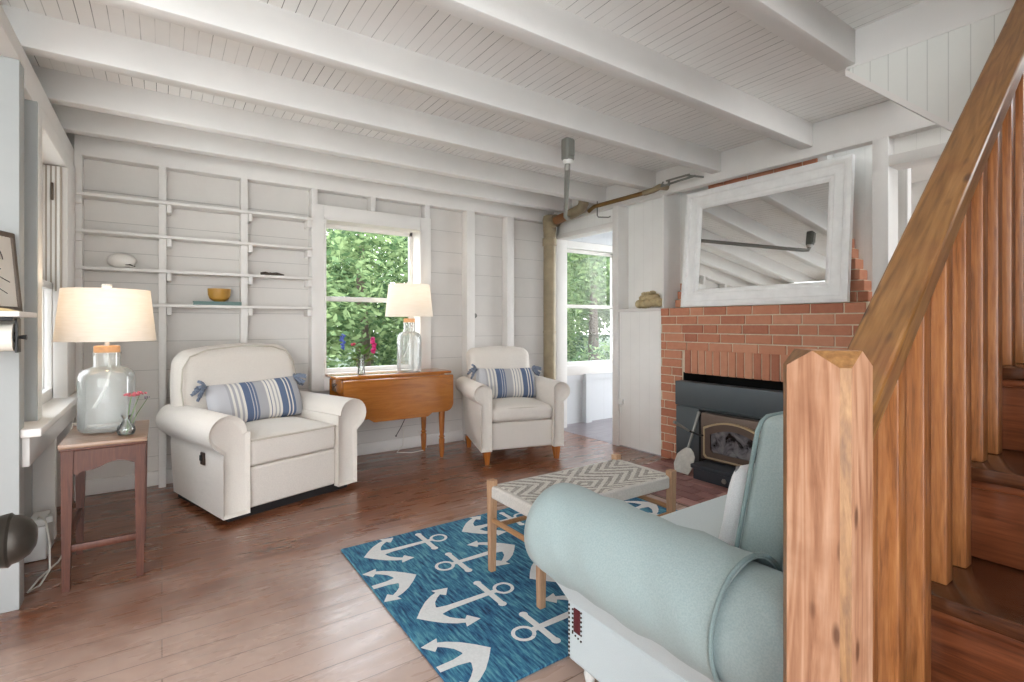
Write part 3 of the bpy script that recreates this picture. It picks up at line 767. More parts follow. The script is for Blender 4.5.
b = MB(); b.box(x0+.03, x1-.03, y0+.022, y0+.038, .165, .195, .003); b.build('stretcher', M['endtable'], ET)
b = MB(); b.box(x1-.036, x1-.02, y0+.03, y1-.03, .20, .23, .003); b.build('stretcher', M['endtable'], ET)
b = MB(); b.box(x0+.02, x0+.036, y0+.03, y1-.03, .20, .23, .003); b.build('stretcher', M['endtable'], ET)

def jug_lamp(name, label, loc, s, hb, rb, bulbW):
    """glass jug lamp: body radius rb, shoulder height hb"""
    t = thing(name, label, 'lamp', loc)
    g = MB()
    pr_ = [(0, .004), (rb*.93, .004), (rb, .02), (rb, hb*.80), (rb*.97, hb*.88), (rb*.84, hb*.95), (rb*.50, hb), (rb*.47, hb*1.02), (rb*.47, hb*1.19), (rb*.50, hb*1.2), (rb*.50, hb*1.225), (rb*.43, hb*1.225)]
    pr_ += [(r-.004, z) for r, z in [(rb*.47, hb*1.19), (rb*.47, hb*1.02), (rb*.5, hb*.99), (rb*.84, hb*.935), (rb*.96, hb*.87), (rb, hb*.79), (rb, .026)]]+[(0, .014)]
    g.lathe(pr_, seg=40); g.build('glass_jug', M['lampglass'], t, local=True)
    g = MB(); g.lathe([(0, hb*1.225), (rb*.46, hb*1.225), (rb*.46, hb*1.31), (rb*.43, hb*1.325), (0, hb*1.325)], seg=28); g.build('cork_stopper', M['cork'], t, local=True)
    zb = s['zb']; zt2 = s['zt']
    g = MB(); g.lathe([(0, hb*1.32), (.009, hb*1.32), (.009, zb+.06), (.016, zb+.065), (.016, zb+.11), (0, zb+.11)], seg=16)
    g.tube([(0, 0, zb+.10), (0, 0, zt2-.012)], .003, 8); g.build('stem', M['whiteplastic'], t, local=True)
    g = MB(); g.ball((0, 0, zb+.145), (.028, .028, .036), 16); g.build('bulb', M['bulb'], t, local=True)
    g = MB(); r0, r1 = s['r0'], s['r1']
    g.lathe([(r0, zb), (r1, zt2), (r1-.003, zt2), (r0-.003, zb), (r0, zb)], seg=56); sh = g.build('lamp_shade', M['shade'], t, local=True)
    g = MB()
    for a in range(3): g.tube([(0, 0, zt2-.012), (r1*math.cos(a*2.094), r1*math.sin(a*2.094), zt2-.006)], .002, 6)
    g.build('shade_spider', M['conduit'], sh, local=True)
    g = MB(); g.lathe([(0, zt2-.012), (.006, zt2-.01), (.006, zt2+.008), (.02, zt2+.012), (.02, zt2+.026), (0, zt2+.028)], seg=18); g.build('finial', M['whiteplastic'], t, local=True)
    g = MB(); g.tube([(.0, 0, hb*1.2), (.012, .0, hb*.95), (.0, .0, hb*.72), (-.025, 0, hb*.52), (-.05, 0, hb*.36)], .0055, 8); g.build('inner_cord', M['whiteplastic'], t, local=True)
    L = bpy.data.lights.new('lamp_bulb_light', 'POINT'); L.energy = bulbW*.2; L.color = (1, .78, .56); L.shadow_soft_size = .015
    lo = bpy.data.objects.new('lamp_bulb_light', L); COL.objects.link(lo); lo.parent = t; lo.location = (0, 0, zb+.20)
    return t
LAMP1 = jug_lamp('table_lamp', 'large glass jug table lamp with lit cream shade on the end table', (-.22, 3.15, .636), dict(zb=.432, zt=.68, r0=.197, r1=.172), .308, .112, 10)
# bud vase with pink sprig on the end table
b = MB(); P = [(0, .003), (.03, .003), (.037, .018), (.034, .036), (.018, .058), (.012, .068), (.012, .074), (.019, .086), (.021, .092), (.018, .092), (.010, .075), (.010, .068), (.015, .058), (.03, .036), (.033, .02), (.028, .008), (0, .008)]
b.lathe(P, (-.137, 2.96, .636), 24); o = b.build('bud_vase', M['vaseglass']); tag(rebase(o, (-.137, 2.96, .636)), 'tiny pinched glass bud vase in front of the large lamp', 'vase')
def sprig(name, base, tips, label, cat, petal, blob=.012, stem=.0016, n=10, spread=.02, flat=True, leaves=()):
    t = thing(name, label, cat, base); bz = Vector(base)
    g = MB()
    for tp in tips:
        m = (bz+Vector(tp))/2+Vector((0, 0, .01)); g.tube([bz, m, tp], stem, 6)
    for (p, d, l) in leaves:
        p = Vector(p); d = Vector(d).normalized(); s_ = d.cross(Vector((.3, .5, 1))).normalized()
        g.add([p, p+d*l*.5+s_*l*.18, p+d*l, p+d*l*.5-s_*l*.18, p+d*l*.5+Vector((0, 0, l*.06))], [(0, 1, 4), (1, 2, 4), (2, 3, 4), (3, 0, 4)])
    g.build('stem', M['leafflower'], t)
    rnd = random.Random(len(name)+n)
    for tp in tips:
        g = MB()
        for i in range(n):
            if flat: q = Vector((rnd.uniform(-spread, spread), rnd.uniform(-spread, spread), rnd.uniform(-.004, .006)))
            else: q = Vector((rnd.uniform(-.012, .012), rnd.uniform(-.012, .012), -spread*i/n))
            r = blob*rnd.uniform(.7, 1.15); g.ball(Vector(tp)+q, (r, r, r*.8), 7)
        g.build('blossom', petal, t)
    return t
sprig('flower_sprig', (-.137, 2.96, .642), [(-.118, 2.965, .818), (-.085, 2.98, .822)], 'dusty pink flower sprig in the bud vase by the large lamp', 'flower', M['pinkf'], .007, n=14, spread=.024)
sprig('flower_sprig', (-.135, 2.962, .642), [(-.055, 2.975, .80)], 'small dark mauve sprig leaning right from the bud vase', 'flower', M['purplef'], .004, n=7, spread=.014)

# ------------------------------------------------------------------ drop-leaf table
DT = thing('drop_leaf_table', 'honey maple drop-leaf table with hanging leaf under the window', 'table', (1.58, 4.07, 0))
b = MB(); b.box(1.10, 2.10, 3.985, 4.295, .718, .74, .006); b.build('table_top', M['maple'], DT)
def leafpoly(y, n=8):
    x0, x1, zt, zb = 1.14, 2.085, .704, .40
    p = [(x0, zt), (x1, zt)]
    p += [(x1, zb+.07)]+[(x1-.07+.07*math.cos(a), zb+.07-.07*math.sin(a)) for a in [PI/2*i/n for i in range(1, n+1)]]
    p += [(x1-.15, zb), (x1-.20, zb), (x1-.215, zb-.012), (x1-.24, zb-.028), (x0+.24, zb-.028), (x0+.215, zb-.012), (x0+.20, zb), (x0+.15, zb)]
    p += [(x0+.07-.07*math.sin(a), zb+.07-.07*math.cos(a)) for a in [PI/2*i/n for i in range(0, n+1)]]
    return p
b = MB(); b.prism(leafpoly(0), 1, 3.925, 3.945); b.box(1.14, 2.085, 3.922, 3.978, .692, .712, .006); b.build('hanging_leaf', M['maple'], DT)
b = MB(); b.prism(leafpoly(0), 1, 4.30, 4.318); b.build('hanging_leaf', M['maple'], DT)
b = MB(); b.box(1.17, 2.03, 3.99, 4.01, .60, .718); b.box(1.17, 2.03, 4.27, 4.288, .60, .718); b.box(2.01, 2.03, 4.0, 4.28, .60, .718); b.build('apron', M['maple'], DT)
b = MB(); b.box(1.145, 1.17, 4.005, 4.272, .605, .712, .004); dr = b.build('drawer', M['maple'], DT)
b = MB(); b.tube([(1.145, 4.11, .67), (1.128, 4.11, .66), (1.124, 4.14, .645), (1.128, 4.17, .66), (1.145, 4.17, .67)], .005, 8); b.build('drawer_pull', M['black'], dr)
def turned(cx, cy, top, k=1.):
    return [(0, 0), (.010, 0), (.013, .012), (.017, .05), (.019, .13), (.020, .155), (.013, .165), (.021, .178), (.013, .19), (.016, .21), (.019, .32), (.022, .42), (.023, .50), (.020, top-.0), (0, top)]
for cx, cy in ((1.215, 3.968), (1.995, 3.968), (1.215, 4.25), (1.955, 4.25)):
    b = MB(); b.lathe([(r*1.3, z) for r, z in turned(cx, cy, .715)], (cx, cy, 0), 18); b.build('leg', M['maplev'], DT)
LAMP2 = jug_lamp('table_lamp', 'smaller glass jug table lamp with lit shade on the drop-leaf table', (1.775, 4.155, .741), dict(zb=.475, zt=.75, r0=.205, r1=.175), .345, .105, 7)
b = MB(); P = [(0, .003), (.026, .003), (.03, .01), (.026, .05), (.027, .11), (.034, .16), (.036, .165), (.033, .165), (.024, .11), (.022, .05), (.025, .014), (0, .010)]
vx, vy = 1.335, 4.10
b.lathe(P, (vx, vy, .741), 24); o = b.build('flower_vase', M['vaseglass']); tag(rebase(o, (vx, vy, .741)), 'slim clear glass vase of flowers on the drop-leaf table', 'vase')
lv = [((vx, vy, .86), (1, .2, .7), .10), ((vx, vy, .87), (-1, -.1, .6), .11), ((vx+.01, vy, .89), (.5, -.5, .8), .10), ((vx, vy, .88), (-.5, .4, .9), .09), ((vx, vy, .9), (.1, -.4, 1), .10), ((vx, vy, .84), (1, -.3, .3), .12), ((vx, vy, .85), (-.9, -.4, .25), .12)]
sprig('delphinium', (vx-.004, vy, .753), [(vx-.155, vy-.01, 1.065)], 'blue delphinium spike in the vase on the drop-leaf table', 'flower', M['bluef'], .014, .002, 14, .12, flat=False)
sprig('red_flower', (vx, vy-.004, .753), [(vx-.07, vy-.02, .985)], 'small round red bloom in the vase on the drop-leaf table', 'flower', M['redf'], .013, .002, 9, .012, leaves=lv[:4])
sprig('snapdragon', (vx+.004, vy, .753), [(vx+.10, vy-.01, 1.03)], 'tall magenta snapdragon in the vase on the drop-leaf table', 'flower', M['magf'], .019, .002, 15, .12, flat=False, leaves=lv[4:])
sprig('greenery', (vx, vy+.004, .753), [(vx-.11, vy+.02, .93), (vx+.085, vy+.01, .90), (vx+.13, vy+.02, .93)], 'loose green filler stems in the vase on the drop-leaf table', 'flower', M['leafflower'], .007, .0015, 8, .022, leaves=[((vx, vy, .86+.01*i), (math.cos(i*1.3), math.sin(i*1.3), .6), .08) for i in range(10)])

# ------------------------------------------------------------------ upholstered chairs
def offset_poly(p, d):
    n = len(p); out = []
    for i in range(n):
        a, b_, c = Vector(p[i-1]), Vector(p[i]), Vector(p[(i+1) % n])
        e1 = (b_-a); e2 = (c-b_)
        if e1.length < 1e-9 or e2.length < 1e-9: out.append(tuple(b_)); continue
        n1 = Vector((-e1.y, e1.x)).normalized(); n2 = Vector((-e2.y, e2.x)).normalized()
        m = (n1+n2); m = m.normalized() if m.length > 1e-6 else n1
        out.append((b_.x+m.x*d, b_.y+m.y*d))
    return out
def area(p): return sum(p[i-1][0]*p[i][1]-p[i][0]*p[i-1][1] for i in range(len(p)))/2
def arm_profile(w, zb, zt, r, out, n=14):
    """(x,z): inner face at x=0, outer towards -x; roll of radius r overhanging by out"""
    cx = -(w+out)+r; cz = zt-r
    p = [(0, zb), (0, cz)]
    a0 = math.acos(max(-1, min(1, (0-cx)/r))) if -cx < r else 0
    for i in range(n+1):
        a = a0+(PI*1.28-a0)*i/n
        p.append((cx+r*math.cos(a), cz+r*math.sin(a)))
    p += [(-w+.004, cz-r*1.12), (-w, cz-r*1.45), (-w, zb)]
    return p
def extrude_soft(b, poly, y0, y1, e=.02, xf=None, n=5):
    if area(poly) < 0: poly = poly[::-1]
    secs = []
    ts = [PI/2*i/n for i in range(n+1)]
    for t in ts: secs.append([(u, y0+e*(1-math.sin(t)), v) for u, v in offset_poly(poly, e*(1-math.cos(t)))])
    secs2 = [[(u, y1-e*(1-math.sin(t)), v) for u, v in offset_poly(poly, e*(1-math.cos(t)))] for t in ts]
    # offset inwards at the ends
    A = [[(u, y0+e*(1-math.sin(t)), v) for u, v in offset_poly(poly, e*(1-math.sin(t)))] for t in ts]
    B = [[(u, y1-e*(1-math.sin(t)), v) for u, v in offset_poly(poly, e*(1-math.sin(t)))] for t in reversed(ts)]
    b.loft(A+B, xf=xf)

# recliner : local frame, front towards -y, origin on floor below the front centre
RC = thing('recliner', 'large cream recliner armchair with rolled arms and side handle', 'armchair', (.712, 3.44, 0), math.radians(18.5))
hw = .448; aw = .15
apf = arm_profile(aw, .036, .625, .105, .078)
def rdef(p):  # plump, waist tapering to the back bottom
    q = p.copy(); t = max(0, min(1, (p.y)/.9)); q.x += math.copysign(1, p.x)*(.018*math.sin(PI*min(1, t*1.1))-.04*t*(1-p.z/.65))*(1 if abs(p.x) > hw-aw+.01 else 0)
    return q
b = MB(); extrude_soft(b, [(x-(hw-aw), z) for x, z in apf], 0, .80, .028, xf=rdef); b.build('arm', M['cream'], RC, local=True, angle=1.0)
b = MB(); extrude_soft(b, [(-(x-(hw-aw)), z) for x, z in apf], 0, .80, .028, xf=rdef); b.build('arm', M['cream'], RC, local=True, angle=1.0)
iw = 2*(hw-aw)
b = MB(); b.rbox(iw-.004, .78, .245, .018, 6, c=(0, .42, .172)); b.build('base', M['cream'], RC, local=True, angle=1.)
def puff(p, cx=0, cy=.35, w=iw, d=.66, z=.40, k=.035):
    q = p.copy(); u = (p.x-cx)/(w/2); v = (p.y-cy)/(d/2)
    if p.z > z: q.z += k*max(0, 1-u*u)*max(0, 1-v*v)
    return q
b = MB(); b.rbox(iw-.006, .66, .165, .03, 10, c=(0, .345, .380), xf=puff); sc = b.build('seat_cushion', M['cream'], RC, local=True, angle=1.)
b = MB(); xs = iw/2-.012
b.tube([(-xs, .012, .455), (xs, .012, .455)], .006, 8); b.build('piping', M['creamd'], sc, local=True)
def backdef(p):
    q = p.copy(); t = max(0, min(1, (p.z-.42)/.6))
    q.y += .10*t; q.x *= 1+.05*math.sin(t*PI)-.04*t*t
    if p.y < .6: q.y -= .03*math.sin(PI*t)*(1-(p.x/.4)**2)
    q.z += -.03*(p.x/.36)**2*t
    return q
b = MB(); b.rbox(.80, .20, .64, .09, 10, c=(-.045, .655, .69), xf=backdef); bk = b.build('backrest', M['cream'], RC, local=True, angle=1.)
b = MB(); pts = []
for (px, pz) in [(-.355, .45), (-.358, .75), (-.355, .89), (-.32, .965), (-.22, .992), (0, .996), (.22, .992), (.32, .965), (.355, .89), (.358, .75), (.355, .45)]: pts.append(tuple(backdef(Vector((px*1.05-.045, .562, pz)))))
b.tube(pts, .005, 8); b.build('piping', M['creamd'], bk, local=True)
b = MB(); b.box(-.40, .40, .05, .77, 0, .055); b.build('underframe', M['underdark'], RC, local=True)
b = MB(); b.rbox(.012, .05, .075, .005, 3, c=(-hw-.001, .27, .345)); hh = b.build('recline_handle', M['handle'], RC, local=True)
b = MB(); b.rbox(.014, .02, .035, .005, 3, c=(-hw-.009, .275, .35)); b.build('pull', M['black'], hh, local=True)

def lumbar(label, loc, rot, w=.50, h=.27, th=.15):
    t = thing('lumbar_pillow', label, 'pillow', loc, group='striped lumbar pillows'); t.rotation_euler = rot
    n = 22; vs = []; fs = []
    def P(u, v, s):
        e = (max(0, 1-abs(u)**5)*max(0, 1-abs(v)**2.8))**.5
        k = 1-.05*(1-abs(u))*abs(v)**4; 
        return (u*w/2*(1-.05*(1-v*v)*abs(u)**5*-1), s*th/2*e, v*h/2*(1-.07*(1-u*u)*0)*k)
    idx = {}
    def V(i, j, s):
        key = (i, j, 0 if i in (0, n) or j in (0, n) else s)
        if key not in idx: idx[key] = len(vs); vs.append(P(2*i/n-1, 2*j/n-1, s))
        return idx[key]
    for s in (-1, 1):
        for i in range(n):
            for j in range(n): fs.append((V(i, j, s), V(i+1, j, s), V(i+1, j+1, s), V(i, j+1, s)))
    b = MB(); b.add(vs, fs); b.build('pillow_body', M['stripes'], t, local=True, angle=2)
    rnd = random.Random(3)
    for sx in (-1, 1):
        for kk, sz in enumerate((-1, 1)):
            c = Vector((sx*w/2*.985, 0, sz*h/2*.90)); b = MB()
            for i in range(16):
                d = Vector((sx*rnd.uniform(.3, 1), rnd.uniform(-.6, .6), sz*rnd.uniform(-.8, .5))).normalized()*rnd.uniform(.06, .095)
                b.tube([c, c+d*.5+Vector((0, 0, .006)), c+d+Vector((0, 0, -.01))], [.006, .009, .010], 5)
            b.build('tassel', M['tassel'], t, local=True)
    return t
def at(root, p):
    return root.matrix_basis @ Vector(p) if False else Matrix.Translation(root.location) @ Matrix.Rotation(root.rotation_euler.z, 4, 'Z') @ Vector(p)
lumbar('blue striped tasselled lumbar pillow on the large cream recliner', at(RC, (.0, .515, .615)), (math.radians(-24), math.radians(-1.5), math.radians(20)), w=.62, h=.30)

# small armchair
AC = thing('armchair', 'smaller cream club armchair with tapered wooden feet', 'armchair', (2.475, 3.42, 0), math.radians(-16))
hw2 = .365; aw2 = .092
apf2 = arm_profile(aw2, .11, .655, .078, .058)
def acdef(p):
    q = p.copy(); t = max(0, min(1, p.y/.8)); hz = max(0, min(1, (.62-p.z)/.5))
    if abs(p.x) > hw2-aw2+.02: q.x += math.copysign(1, p.x)*(.03*math.sin(PI*min(1, t*1.2))*math.sin(PI*max(0, min(1, (p.z-.1)/.5)))-.05*t*hz)
    return q
def sub_profile(poly):  # finer straight edges so the sides can bulge
    out = []
    for i in range(len(poly)):
        a, c = poly[i], poly[(i+1) % len(poly)]; L = math.hypot(c[0]-a[0], c[1]-a[1]); k = max(1, int(L/.06))
        for j in range(k): out.append((a[0]+(c[0]-a[0])*j/k, a[1]+(c[1]-a[1])*j/k))
    return out
def soft_arm(poly, y0, y1, e, xf, name, mat, root, ny=8):
    poly = sub_profile(poly)
    if area(poly) < 0: poly = poly[::-1]
    n = 5; ts = [PI/2*i/n for i in range(n+1)]
    A = [[(u, y0+e*(1-math.sin(t)), v) for u, v in offset_poly(poly, e*(1-math.sin(t)))] for t in ts]
    Mid = [[(u, y0+e+(y1-y0-2*e)*k/ny, v) for u, v in poly] for k in range(1, ny)]
    B = [[(u, y1-e*(1-math.sin(t)), v) for u, v in offset_poly(poly, e*(1-math.sin(t)))] for t in reversed(ts)]
    b = MB(); b.loft(A+Mid+B, xf=xf); return b.build(name, mat, root, local=True, angle=1.0)
for s in (1, -1):
    soft_arm([(s*(x-(hw2-aw2)), z) for x, z in apf2], 0, .74, .025, acdef, 'arm', M['cream'], AC)
iw2 = 2*(hw2-aw2)
b = MB(); b.rbox(iw2+.01, .66, .225, .015, 6, c=(0, .37, .222)); b.build('base', M['cream'], AC, local=True, angle=1.)
b = MB(); b.rbox(iw2-.004, .56, .125, .045, 10, c=(0, .285, .40), xf=lambda p: puff(p, 0, .28, iw2, .56, .41, .03)); sc = b.build('seat_cushion', M['cream'], AC, local=True, angle=1.)
b = MB(); xs = iw2/2-.03; b.tube([(-xs-.012, .06, .449), (-xs, .025, .447), (0, .018, .452), (xs, .025, .447), (xs+.012, .06, .449)], .005, 8); b.build('piping', M['creamd'], sc, local=True)
def backdef2(p):
    q = p.copy(); t = max(0, min(1, (p.z-.42)/.52)); q.y += .13*t; q.x *= 1+.03*t
    if p.y < .6: q.y -= .03*math.sin(PI*t)*(1-(p.x/.3)**2)
    q.z -= .02*(p.x/.26)**2*t
    return q
b = MB(); b.rbox(.60, .18, .565, .07, 10, c=(0, .63, .652), xf=backdef2); b.build('backrest', M['cream'], AC, local=True, angle=1.)
for sx, yy in ((-1, .035), (1, .035), (-1, .66), (1, .66)):
    b = MB(); cx = sx*(hw2-.055)
    b.loft([[(cx+a*.017+sx*0, yy+c*.017, 0) for a, c in ((-1, -1), (1, -1), (1, 1), (-1, 1))], [(cx+a*.03, yy+.01+c*.03, .112) for a, c in ((-1, -1), (1, -1), (1, 1), (-1, 1))]]); b.build('foot', M['maplev'], AC, local=True)
lumbar('blue striped tasselled lumbar pillow on the smaller club armchair', at(AC, (.0, .46, .608)), (math.radians(-22), math.radians(1), math.radians(-17+4)), w=.55, h=.29)

# ------------------------------------------------------------------ rug with anchors
RX0, RX1, RY0, RY1 = .745, 2.60, 1.335, 2.61
b = MB(); b.box(RX0, RX1, RY0, RY1, .001, .011, .003)
def clip(poly, axis, val, keep_greater):
    out = []
    for i in range(len(poly)):
        a, c = poly[i-1], poly[i]
        ia = (a[axis] >= val) == keep_greater; ic = (c[axis] >= val) == keep_greater
        if ia != ic:
            t = (val-a[axis])/(c[axis]-a[axis]); out.append((a[0]+(c[0]-a[0])*t, a[1]+(c[1]-a[1])*t))
        if ic: out.append(c)
    return out
def anchor_polys():
    P = []
    # arms as quads between outer and inner curve, mirrored
    outer = [(0, 0), (.035, .045), (.075, .088), (.115, .118), (.15, .134)]
    inner = [(.10, 0), (.098, .035), (.11, .065), (.132, .09), (.158, .112)]
    for s in (1, -1):
        for i in range(4):
            q = [outer[i], outer[i+1], inner[i+1], inner[i]]; P.append([(u, s*v) for u, v in q])
        P.append([(u, s*v) for u, v in [(.135, .155), (.205, .138), (.172, .088), (.150, .112)]])   # fluke
    P.append([(.09, -.028), (.09, .028), (.14, .017), (.37, .013), (.37, -.013), (.14, -.017)])       # shank
    P.append([(.318, -.105), (.345, -.105), (.345, .105), (.318, .105)])
    for s in (1, -1): P.append([(.331+.018*math.cos(a), s*.10+.018*math.sin(a)) for a in [2*PI*k/12 for k in range(12)]])
    n = 20
    for k in range(n):
        a0, a1 = 2*PI*k/n, 2*PI*(k+1)/n
        P.append([(.402+.047*math.cos(a0), .047*math.sin(a0)), (.402+.047*math.cos(a1), .047*math.sin(a1)), (.402+.032*math.cos(a1), .032*math.sin(a1)), (.402+.032*math.cos(a0), .032*math.sin(a0))])
    return P
b.cur = 1; AP = anchor_polys(); zk = .0115
for row, yc in enumerate((2.449, 2.148, 1.825, 1.515)):
    for k in range(-1, 5):
        if row % 2 == 0: ox = .81+.543*k; fn = lambda u, v: (ox+u, yc+v)
        else: ox = .953+.545*k; fn = lambda u, v: (ox-u, yc+v)
        for j, poly in enumerate(AP):
            q = [fn(u, v) for u, v in poly]
            for ax, val, g in ((0, RX0+.004, True), (0, RX1-.004, False), (1, RY0+.004, True), (1, RY1-.004, False)):
                if q: q = clip(q, ax, val, g)
            if len(q) >= 3:
                z = zk+.00012*(j % 9); o = len(b.v)
                b.add([(p[0], p[1], z) for p in q], [list(range(len(q)))])
rg = b.build('area_rug', [M['rug'], M['anchor']], smooth=False)
for p in rg.data.polygons:
    if p.material_index == 1 and p.normal.z < 0: p.flip()
tag(rebase(rg, (1.67, 1.97, .0)), 'blue area rug with white anchors on the plank floor', 'rug')

# ------------------------------------------------------------------ woven bench
BN = thing('bench', 'low wooden bench with woven diamond-pattern seat on the rug', 'bench', (1.66, 1.80, .012))
bx, by, bz = .42, .20, .418
b = MB()
def seatdef(p):
    q = p.copy(); q.z -= .022*(1-(p.x/bx)**2)*(1-(p.y/by)**2); q.y *= 1-.03*(1-(p.x/bx)**2); return q
b.rbox(2*bx-.05, 2*by-.02, .05, .02, 12, c=(0, 0, bz-.045), xf=seatdef)
b.build('woven_seat', M['weave'], BN, local=True, angle=1.)
b = MB()
for s in (-1, 1): b.rbox(2*bx-.07, .02, .06, .009, 8, c=(0, s*(by-.015), bz-.055), xf=lambda p: Vector((p.x, p.y*(1-.03*(1-(p.x/bx)**2)), p.z)))
b.build('seat_wrap', M['weaveside'], BN, local=True, angle=1.)
for sx in (-1, 1):
    for sy in (-1, 1):
        b = MB(); cx, cy = sx*(bx-.015), sy*(by-.016)
        leg4(b, cx, cy, 0, bz, .026, .036); b.build('leg', M['benchwood'], BN, local=True)
    b = MB(); b.tube([(sx*(bx-.015), -by+.02, .235), (sx*(bx-.015), by-.02, .235)], .012, 10); b.build('end_dowel', M['benchrail'], BN, local=True)
    b = MB(); b.rbox(.034, 2*by-.05, .058, .012, 6, c=(sx*(bx-.018), 0, bz-.052)); b.build('seat_wrap', M['weaveside'], BN, local=True, angle=1.)
for sy in (-1, 1):
    b = MB(); b.tube([(-bx+.02, sy*(by-.02), .205), (bx-.02, sy*(by-.02), .205)], .011, 10); b.build('side_dowel', M['benchrail'], BN, local=True)

# ------------------------------------------------------------------ near sofa (faces the back wall)
SX0, SX1 = 1.08, 2.72; SF, SB = 1.27, .47
SO = thing('loveseat', 'pale mint loveseat with teal rolled arms beside the stair newel', 'sofa', (1.9, .86, 0))
rollc, rr = (1.062, .49), .13
def flare(p):
    q = p.copy(); t = max(0, min(1, (p.z-.235)/.16)); sg = -1 if p.x < 1.9 else 1
    if abs(p.x-1.9) > .76: q.x += sg*.095*t**1.3
    if p.y > 1.1: q.y += .06*t
    return q
def sofa_arm(s):
    # s=1 left arm at SX0, s=-1 mirrored right arm
    X = lambda x: x if s == 1 else (SX0+SX1)-x
    b = MB(); b.rbox(.115, SF-.02-(SB+.1), .27, .03, 8, c=(X(SX0+.06), (SF-.02+SB+.1)/2, .245+.27/2), xf=flare); b.build('arm_panel', M['mint'], SO, angle=1.)
    b = MB(); secs = []
    for y, k in ((SB+.02, .45), (SB+.03, .75), (SB+.055, .93), (SB+.09, 1.0), (SB+.3, .985), (SF-.1, 1.0), (SF-.04, 1.0), (SF-.015, .92), (SF, .6)):
        secs.append([(X(rollc[0])+rr*k*math.cos(a)*s, y, rollc[1]+rr*k*math.sin(a)) for a in [2*PI*q/28 for q in range(28)]])
    b.loft(secs); b.build('arm_roll', M['teal'], SO, angle=1.)
sofa_arm(1); sofa_arm(-1)
b = MB(); b.rbox(SX1-SX0, SF-SB-.02, .20, .02, 8, c=((SX0+SX1)/2, (SF+SB)/2, .165)); b.build('seat_base', M['mint'], SO, angle=1.)
b = MB(); 
b.rbox(SX1-SX0-.24, .62, .20, .04, 12, c=((SX0+SX1)/2, .94, .345), xf=lambda p: puff(p, 1.9, .94, 1.4, .62, .40, .025)); b.build('seat_cushion', M['mint'], SO, angle=1.)
b = MB(); b.rbox(SX1-SX0-.02, .10, .62, .04, 8, c=((SX0+SX1)/2, .505, .50)); b.build('back_frame', M['teal'], SO, angle=1.)
def bcd(p):
    q = p.copy(); t = (p.z-.42)/.5; q.y -= .09*t; return q
for k, cx in enumerate((1.555, 2.255)):
    b = MB(); b.rbox(.685, .13, .50, .035, 10, c=(cx, .715, .675), xf=bcd); cu = b.build('back_cushion', M['teal'], SO, angle=1.)
    for yy in (.654, .776):
        b = MB(); l, r_, bo, to, q = cx-.338, cx+.338, .435, .918, .035
        pts = [(l, bo+q), (l, to-q), (l+.012, to-.012), (l+q, to), (r_-q, to), (r_-.012, to-.012), (r_, to-q), (r_, bo+q), (r_-.012, bo+.012), (r_-q, bo), (l+q, bo), (l+.012, bo+.012), (l, bo+q)]
        b.tube([tuple(bcd(Vector((x, yy, z)))) for x, z in pts], .006, 8); b.build('piping', M['tealpipe'], cu)
for x in (SX0+.05, SX1-.05):
    for y in (SF-.07, SB+.07):
        b = MB(); b.lathe([(0, 0), (.013, 0), (.02, .03), (.014, .045), (.024, .06), (.024, .08), (0, .08)], (x, y, 0), 16); b.build('leg', M['whiteplastic'], SO)
# nail-head trim and dark red strap on the side of the near front corner
b = MB()
for i in range(13): b.ball((SX0-.001, SF-.028, .085+.0135*i), (.003, .004, .004), 8)
for i in range(6):
    b.ball((SX0-.001, SF-.045, .17+.014*i), (.003, .0035, .0035), 8); b.ball((SX0-.001, SF-.085, .175+.014*i), (.003, .0035, .0035), 8)
for i in range(4): b.ball((SX0-.001, SF-.045-.013*i, .165-.003*i), (.003, .0035, .0035), 8)
b.build('nail_heads', M['knob'], SO)
b = MB(); b.box(SX0-.003, SX0+.004, SF-.08, SF-.05, .172, .248, .002); b.build('strap', M['red'], SO)
b = MB(); b.tube([(SX0-.002, SB+.03, .262), (SX0-.002, SF-.03, .262)], .004, 6); b.build('seam_welt', M['mint'], SO)
# arm sleeve
b = MB(); secs = []
rnd = random.Random(2); N = 40
ys = [SF+.022, SF+.018, SF+.006, SF-.03]+[SF-.03-(SF-.03-.625)*i/16 for i in range(1, 17)]+[.62, .618]
for iy, y in enumerate(ys):
    k = {0: .45, 1: .80, 2: .97}.get(iy, 1.0); ring_ = []
    for q in range(N+1):
        a = math.radians(-55)+math.radians(285)*q/N
        r = (rr+.012)*k; w = .0055*math.sin(y*34+a*3.1)*math.sin(a*2+y*11)*(1 if iy > 3 else 0)
        if iy >= len(ys)-2: r += .003
        if math.cos(a) > .35 and a < 0: r *= 1
        ring_.append((rollc[0]+(r+w)*math.cos(a), y, rollc[1]+(r+w)*math.sin(a)+.004))
    secs.append(ring_)
inner = [[(rollc[0]+(p[0]-rollc[0])*.965, p[1], rollc[1]+(p[2]-rollc[1])*.965) for p in sct] for sct in secs]
n = N+1; vs = [p for sct in secs for p in sct]; m0 = len(vs); vs += [p for sct in inner for p in sct]; fs = []
for i in range(len(secs)-1):
    for j in range(N):
        fs.append((i*n+j, i*n+j+1, (i+1)*n+j+1, (i+1)*n+j)); fs.append((m0+i*n+j, m0+(i+1)*n+j, m0+(i+1)*n+j+1, m0+i*n+j+1))
    for j in (0, N): fs.append((i*n+j, (i+1)*n+j, m0+(i+1)*n+j, m0+i*n+j))
L_ = len(secs)-1
for j in range(N): fs.append((L_*n+j, L_*n+j+1, m0+L_*n+j+1, m0+L_*n+j))
fs.append(list(range(n))); 
AS = thing('arm_cover', 'grey-teal fitted cover draped over the near arm of the loveseat', 'arm cover', (rollc[0], .92, .36))
b = MB(); b.add(vs, fs); b.build('cover_cloth', M['teal'], AS, angle=1.)
